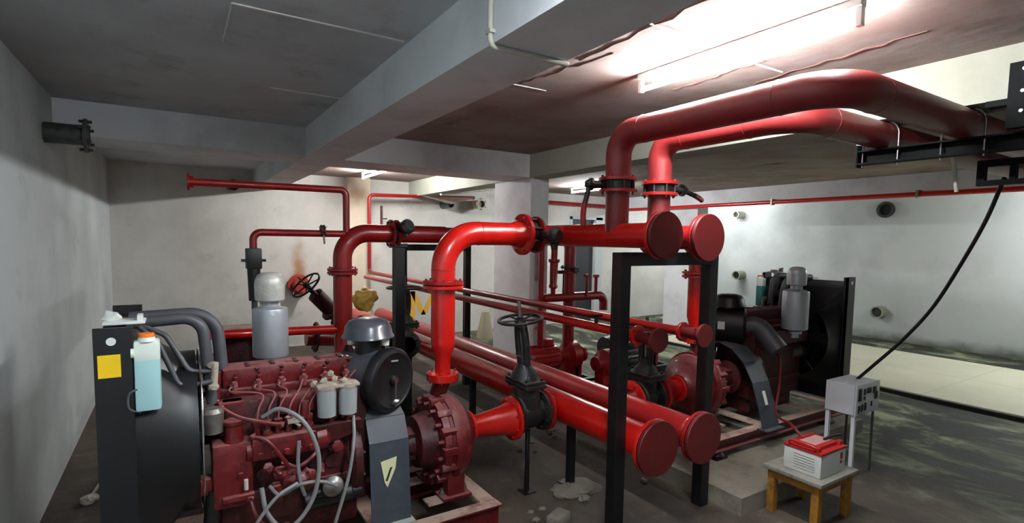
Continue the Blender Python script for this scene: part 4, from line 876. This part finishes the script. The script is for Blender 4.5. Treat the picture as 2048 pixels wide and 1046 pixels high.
# second pair of pipes and valves near far wall (behind left elbow)
gate_valve('gate_valve', 'dark red gate valve with tilted handwheel near the rusty wall pipe', (1.70, 6.15, 0.78), (1, 0.2, 0), (-0.62, -0.2, 0.66), m=MAROOND, Rf=0.17, L=0.3, hb=0.42, hy=0.34, Rw=0.17, wheel_m=BLACK)
bm = B(); dst = V(-0.62, -0.2, 0.66).normalized(); lathe(bm, V(1.70, 6.15, 0.78)+dst*0.34, dst, [(0, 0.12), (0.03, 0.12), (0.05, 0.085), (0.30, 0.085), (0.32, 0.05)], 20); bpy_p = [o for o in C.objects if o.name == 'gate_valve.002'][0]; obj('stem_housing', bm, MAROOND, bpy_p)
t = thing('rear_suction_pipe', 'dark red horizontal pipe and flanges behind the mushroom air intake', 'pipe', (1.9, 6.1, 0.7))
bm = B(); cyl(bm, (1.2, 6.15, 0.75), (2.44, 6.15, 0.64), 0.10, 28); obj('pipe_barrel', bm, REDD, t)
for x in (1.3, 1.95, 2.05): flange(t, (x, 6.15, 0.75-(x-1.2)*0.09), (1, 0, -0.09), 0.17, m=MAROOND)
bm = B(); box(bm, (1.96, 5.24, 0), (2.08, 5.36, 0.605)); box(bm, (1.90, 5.18, 0), (2.14, 5.42, 0.02)); tag(obj('valve_pedestal', bm, BLACK, smooth=False), 'black pedestal under the dark valve beside the far frame', 'support')
t2 = gate_valve('gate_valve', 'dark valve with flat handwheel beside the far black post', (2.02, 5.3, 0.75), (0, 1, 0), (0, 0, 1), m=CAST, Rf=0.14, L=0.22, hb=0.34, hy=0.22, Rw=0.18)
electric_pump('maroon electric pump behind the air intake cap', 1.30, 5.20, MAROOND, 1.0, 1)
bm = B(); blob(bm, (1.78, 5.9, 1.17), (0.135, 0.10, 0.12), 5, 0.22, 4); tag(obj('plastic_bag', bm, BAG), 'crumpled yellow plastic bag tied over the dark valve', 'bag')
# maroon box behind left engine
t = thing('control_cabinet', 'maroon steel box with pale top edge behind the silencer', 'cabinet', (0.6, 4.5, 0.5))
bm = B(); box(bm, (0.28, 4.72, 0.0), (0.62, 4.95, 1.10), bev=0.005); obj('cabinet_body', bm, MAROOND, t, False)
bm = B(); box(bm, (0.27, 4.71, 1.10), (0.63, 4.96, 1.115)); obj('cabinet_lid', bm, DUST, t, False)
# red sleeve at far wall with rust
t = thing('wall_pipe', 'red blank-ended pipe stub with rust streaks coming from the far wall', 'pipe', (1.72, YF, 1.1))
bm = B(); cyl(bm, (1.74, YF, 1.06), (1.74, YF-0.32, 1.06), 0.11, 24); lathe(bm, (1.74, YF-0.05, 1.06), (0, -1, 0), [(0, 0.17), (0.03, 0.17)], 28); obj('pipe_barrel', bm, mat('rusty_red', (0.66, 0.20, 0.14), 0.7, noise=[((0.5, 0.2, 0.1), 12, 0.5, 0.7)]), t)

# wall sleeves
def sleeve(label, o, d, r, L, m, Rf=None, hole=True, group=None):
    t = thing('pipe_sleeve', label, 'pipe', o, group)
    bm = B(); lathe(bm, o, d, [(0, r), (L, r), (L+0.001, r*0.8), (L-0.06, r*0.78)], 28); obj('sleeve_tube', bm, m, t)
    if Rf:
        bm = B(); lathe(bm, V(o)+V(d).normalized()*(L-0.03), d, [(0, r*0.95), (0.001, Rf), (0.022, Rf), (0.023, r*0.82)], 32, cap=False); bolts(bm, V(o)+V(d).normalized()*(L-0.01), d, Rf*0.84, 6, 0.012, 0.03, back=0.05); obj('sleeve_flange', bm, m, t)
    bm = B(); lathe(bm, V(o)+V(d).normalized()*(L-0.055), d, [(0, r*0.77), (0.003, r*0.77)], 24); obj('bore', bm, BLACK, t)
sleeve('grey flanged pipe stub high on the left wall', (XL, 5.15, 2.585), (1, 0, 0), 0.075, 0.26, GALV, 0.125)
sleeve('dark-mouthed pipe sleeve high on the far wall, beside the pale one', (4.42, YF, 2.52), (0, -1, 0), 0.075, 0.36, GALV)
sleeve('pale flanged pipe sleeve high on the far wall, nearest the near column', (5.12, YF, 2.56), (0, -1, 0), 0.085, 0.3, SLEEVEW, 0.12)
sleeve('small black-mouthed sleeve behind the thin red vent pipe', (0.78, YF, 2.64), (0, -1, 0), 0.085, 0.25, BLACK)
sleeve('pale sleeve high on the right wall beside the red lever', (XR, 8.15, 2.57), (-1, 0, 0), 0.085, 0.28, SLEEVEW)
sleeve('dark round sleeve high on the right wall under the red pipe', (XR, 4.98, 2.57), (-1, 0, 0), 0.14, 0.1, GALV, 0.16)
sleeve('dull round sleeve at mid height on the right wall above the black air intake', (XR, 8.08, 1.09), (-1, 0, 0), 0.11, 0.26, SLEEVEM)
sleeve('dull round sleeve low on the right wall above the tiled platform', (XR, 4.97, 0.55), (-1, 0, 0), 0.12, 0.2, SLEEVEM)
# right wall pipe
t = thing('sprinkler_pipe', 'long slim red pipe running beneath the outer beam', 'pipe', (9.0, 3, 2.6))
pipe('pipe_barrel', [(9.0, YN+0.02, 2.59), (9.0, YF-0.14, 2.61)], 0.036, RED, t)
for y in (-1.0, 1.2, 3.4, 5.6):
    bm = B(); box(bm, (8.955, y-0.015, 2.552), (9.045, y+0.015, 2.66)); box(bm, (9.02, y-0.015, 2.64), (9.098, y+0.015, 2.66))
    obj('pipe_clip', bm, STEEL, t, False)
pipe('wall_run_pipe', [(6.3, 9.45, 2.70), (9.0, 9.45, 2.68)], 0.04, REDD, t)
# far conduit and tray near column
t = thing('conduit', 'grey conduit and rod below the cross beam near the white sleeves', 'conduit', (4.2, 8.8, 2.6))
pipe('conduit_tube', [(3.76, 8.2, 2.60), (5.25, 8.9, 2.84)], 0.02, SLEEVEM, t)
bm = B(); cyl(bm, (4.15, 8.6, 2.66), (4.15, 8.6, ZC), 0.012, 8); obj('hanger_rod', bm, SLEEVEM, t)
bm = B(); prism(bm, [(3.7, 8.9, 2.62), (4.8, 8.9, 2.64), (4.3, 8.9, 2.50)], (0, 0, 0), (0, 0.06, 0)); obj('bracket', bm, CONC, t, False)
t = thing('standing_pipe', 'thin red upright nipple with small tap near the far riser', 'pipe', (3.0, 9.0, 2.1))
bm = B(); cyl(bm, (3.05, 9.1, 2.02), (3.05, 9.1, 2.42), 0.022, 10); obj('nipple', bm, MAROOND, t)
bm = B(); cyl(bm, (3.05, 9.1, 2.2), (3.15, 9.1, 2.2), 0.01, 8); obj('tap', bm, BLACK, t)
# conduit bent around the main beam
t = thing('conduit', 'thin pale conduit bent around the big ceiling beam', 'conduit', (1.08, 1.9, 2.6))
pipe('conduit_tube', [(1.082, 1.9, ZC), (1.082, 1.9, ZB-0.012), (1.47, 1.9, ZB-0.012), (1.475, 1.9, ZB-0.012)], 0.011, SLEEVEW, t, R=0.03, seg=12)
bm = B(); box(bm, (1.07, 1.875, 2.82), (1.094, 1.925, 2.84)); box(bm, (1.07, 1.88, 2.67), (1.094, 1.92, 2.685)); obj('saddle', bm, SLEEVEW, t, False)

# ------------------------------------------------------------------ right foreground: control box, battery, stool, cable
t = thing('control_box', 'white electrical box with switches on thin legs beside the battery', 'box', (4.65, 2.1, 0))
bx0, by0, bz0 = 4.46, 2.0, 0.52
rotz = Matrix.Rotation(0, 3, 'Z')
bm = B(); box(bm, (bx0, by0+0.012, bz0), (bx0+0.37, by0+0.23, bz0+0.24), bev=0.006); obj('cabinet', bm, WHITEB, t)
bm = B(); box(bm, (bx0-0.003, by0-0.006, bz0-0.003), (bx0+0.373, by0+0.008, bz0+0.243), bev=0.003); dr = obj('front_panel', bm, WHITEB, t)
bm = B()
for (x, z, w_, h_) in ((0.045, 0.165, 0.05, 0.10), (0.12, 0.18, 0.03, 0.05), (0.19, 0.185, 0.07, 0.045), (0.28, 0.18, 0.05, 0.05), (0.12, 0.13, 0.025, 0.03), (0.31, 0.13, 0.05, 0.06), (0.04, 0.05, 0.03, 0.06), (0.09, 0.055, 0.03, 0.06), (0.14, 0.06, 0.03, 0.06), (0.24, 0.07, 0.02, 0.04)):
    box(bm, (bx0+x-w_/2, by0-0.012, bz0+z-h_/2), (bx0+x+w_/2, by0-0.006, bz0+z+h_/2), bev=0.002)
obj('switch_row', bm, DARKPR, dr)
bm = B()
for x in (0.05, 0.1, 0.15): lathe(bm, (bx0+x, by0-0.012, bz0+0.03), (0, -1, 0), [(0, 0.008), (0.004, 0.007)], 10)
obj('indicator', bm, CHROME, dr)
for (x, y) in ((0.03, 0.215), (0.03, 0.02), (0.34, 0.02), (0.34, 0.215)):
    bm = B(); r = 0.014 if x < 0.1 else 0.007; box(bm, (bx0+x-r, by0+y-r, 0), (bx0+x+r, by0+y+r, bz0)); obj('leg', bm, WHITEB if x < 0.1 else GALV, t, False)
# stool
t = thing('stool', 'low ochre wooden stool with grey top carrying the battery', 'stool', (3.72, 1.9, 0))
sx0, sx1, sy0, sy1, sz = 3.42, 3.90, 1.70, 2.10, 0.33
bm = B(); box(bm, (sx0, sy0, sz-0.025), (sx1, sy1, sz), bev=0.004); obj('seat', bm, GTOP, t)
for x in (sx0+0.05, sx1-0.05):
    for y in (sy0+0.05, sy1-0.05):
        bm = B(); box(bm, (x-0.025, y-0.025, 0), (x+0.025, y+0.025, sz-0.025), bev=0.003); obj('leg', bm, WOOD, t)
bm = B(); box(bm, (sx0+0.075, sy0+0.035, sz-0.085), (sx1-0.075, sy0+0.06, sz-0.026)); box(bm, (sx0+0.03, sy0+0.075, sz-0.085), (sx0+0.055, sy1-0.075, sz-0.026)); obj('apron', bm, WOOD, t, False)
# battery
t = thing('battery', 'white car battery with red lid standing on the low stool', 'battery', (3.7, 1.88, sz))
bm = B(); box(bm, (3.50, 1.75, sz+0.001), (3.81, 2.0, sz+0.155), bev=0.006); obj('battery_case', bm, WHITEP, t)
bm = B(); box(bm, (3.495, 1.745, sz+0.155), (3.815, 2.005, sz+0.172), bev=0.004); box(bm, (3.53, 1.79, sz+0.172), (3.78, 1.96, sz+0.195), bev=0.006)
for x in (3.52, 3.79): box(bm, (x-0.02, 1.77, sz+0.172), (x+0.02, 1.80, sz+0.20), bev=0.003)
ld_ = obj('lid', bm, REDPL, t)
bm = B(); box(bm, (3.56, 1.82, sz+0.195), (3.75, 1.93, sz+0.198)); obj('lid_label', bm, mat('faded_pink_label', (0.72, 0.55, 0.54), 0.6), ld_, False)
bm = B(); sweep(bm, spline([(3.50, 1.80, sz+0.17), (3.49, 1.80, sz+0.205), (3.49, 1.95, sz+0.205), (3.50, 1.96, sz+0.17)], 8), 0.008, 8); obj('handle', bm, REDPL, t)
bm = B()
for k in range(6): box(bm, (3.4985, 1.79, sz+0.03+k*0.018), (3.4995, 1.93, sz+0.033+k*0.018))
obj('side_print', bm, GTOP, t, False)
bm = B(); box(bm, (3.74, 1.7485, sz+0.09), (3.77, 1.7495, sz+0.135)); box(bm, (3.74, 1.7485, sz+0.06), (3.765, 1.7495, sz+0.08)); obj('red_mark', bm, REDPL, t, False)
for k, P in enumerate(([(3.62, 1.95, sz+0.20), (3.70, 2.08, sz+0.24), (3.95, 2.30, 0.50), (4.25, 2.52, 0.46), (4.45, 2.62, 0.60), (4.55, 2.68, 0.80), (4.62, 2.75, 0.86)],)):
    t = thing('battery_cable', 'dark red cable looping from battery to the right engine', 'cable', P[0])
    bm = B(); sweep(bm, spline(P, 10), 0.009, 8); obj('cable', bm, mat('red_cable', (0.45, 0.08, 0.09), 0.4), t)
    bm = B(); box(bm, (3.60, 1.93, sz+0.198), (3.76, 1.95, sz+0.212), bev=0.003); obj('clamp', bm, REDPL, t)
t = thing('battery_cable', 'short black cable clamp lying across the battery lid', 'cable', (3.75, 1.85, sz+0.2))
bm = B(); sweep(bm, spline([(3.70, 1.84, sz+0.205), (3.80, 1.84, sz+0.21), (3.90, 1.83, sz+0.205)], 6), 0.009, 8); obj('cable', bm, BRUB, t)
# black feeder cable
P = [(4.72, 2.13, 0.74), (4.739, 2.021, 0.88), (4.754, 1.824, 1.135), (4.709, 1.634, 1.41), (4.594, 1.455, 1.73), (4.422, 1.29, 2.02), (4.3, 1.18, 2.28)]
bm = B(); sweep(bm, spline(P, 12), 0.0125, 12); tag(obj('feeder_cable', bm, BRUB), 'thick black cable drooping from the pipe bracket to the white box', 'cable')

# ------------------------------------------------------------------ floor debris
bm = B(); blob(bm, (2.48, 3.0, 0.0), (0.20, 0.14, 0.045), 3, 0.2); tag(obj('cement_lump', bm, CONC), 'flat cement lump around the foot of the short black post', 'rubble')
bm = B(); box(bm, (2.0, 2.62, 0), (2.16, 2.72, 0.07), Matrix.Rotation(0.4, 3, 'Z'), 0.015); tag(obj('concrete_block', bm, CONC), 'broken concrete block lying right of the skid end', 'rubble')
bm = B(); lathe(bm, (4.95, 8.75, 0), (0, 0, 1), [(0, 0.17), (0.02, 0.17), (0.50, 0.07), (0.52, 0.0)], 12); tag(obj('conical_marker', bm, mat('dirty_beige', (0.62, 0.58, 0.50), 0.8)), 'dirty beige cone standing by the far column', 'cone')
rng = random.Random(4)
for k in range(18):
    x = rng.uniform(1.75, 3.2); y = rng.uniform(2.6, 5.2); s = rng.uniform(0.015, 0.045)
    bm = B(); blob(bm, (x, y, s*0.3), (s, s*0.8, s*0.5), k, 0.3, 2)
    tag(obj('pebble', bm, CONC), 'small grey rubble crumb scattered on the floor under the red headers', 'rubble', 'rubble crumbs under the headers')
bm = B(); cyl(bm, (-0.55, 4.6, 0.015), (-0.42, 5.6, 0.02), 0.012, 8); tag(obj('steel_rod', bm, STEEL), 'pale rod lying on the floor by the left wall', 'rod')
bm = B(); cyl(bm, (-0.50, 5.8, 0.0), (-0.52, 5.85, 0.62), 0.02, 8); tag(obj('offcut', bm, CONC), 'dark upright offcut leaning in the left corner behind the radiator', 'rod')
bm = B(); blob(bm, (-0.55, 4.55, 0.02), (0.05, 0.04, 0.03), 8, 0.3); tag(obj('stone', bm, SLEEVEW), 'small pale stone at the foot of the left wall', 'rubble')
# yellow letter painted on far wall
bm = B()
lx, lz, hh, ww = 3.74, 0.30, 0.56, 0.11
for pts in ([(0, 0), (ww, 0), (ww, hh), (0, hh)], [(0.45, 0), (0.45+ww, 0), (0.45+ww, hh), (0.45, hh)], [(0.0, hh), (ww, hh), (0.33, 0.1), (0.23, 0.1)], [(0.45, hh), (0.45+ww, hh), (0.33, 0.1), (0.23, 0.1)]):
    prism(bm, [(lx+p[0], YF, lz+p[1]) for p in pts], (0, 0, 0), (0, -0.003, 0))
tag(obj('painted_letter', bm, mat('ochre_letter_paint', (0.86, 0.66, 0.22), 0.8), smooth=False), 'ochre letter M painted on the far white wall', 'letter')
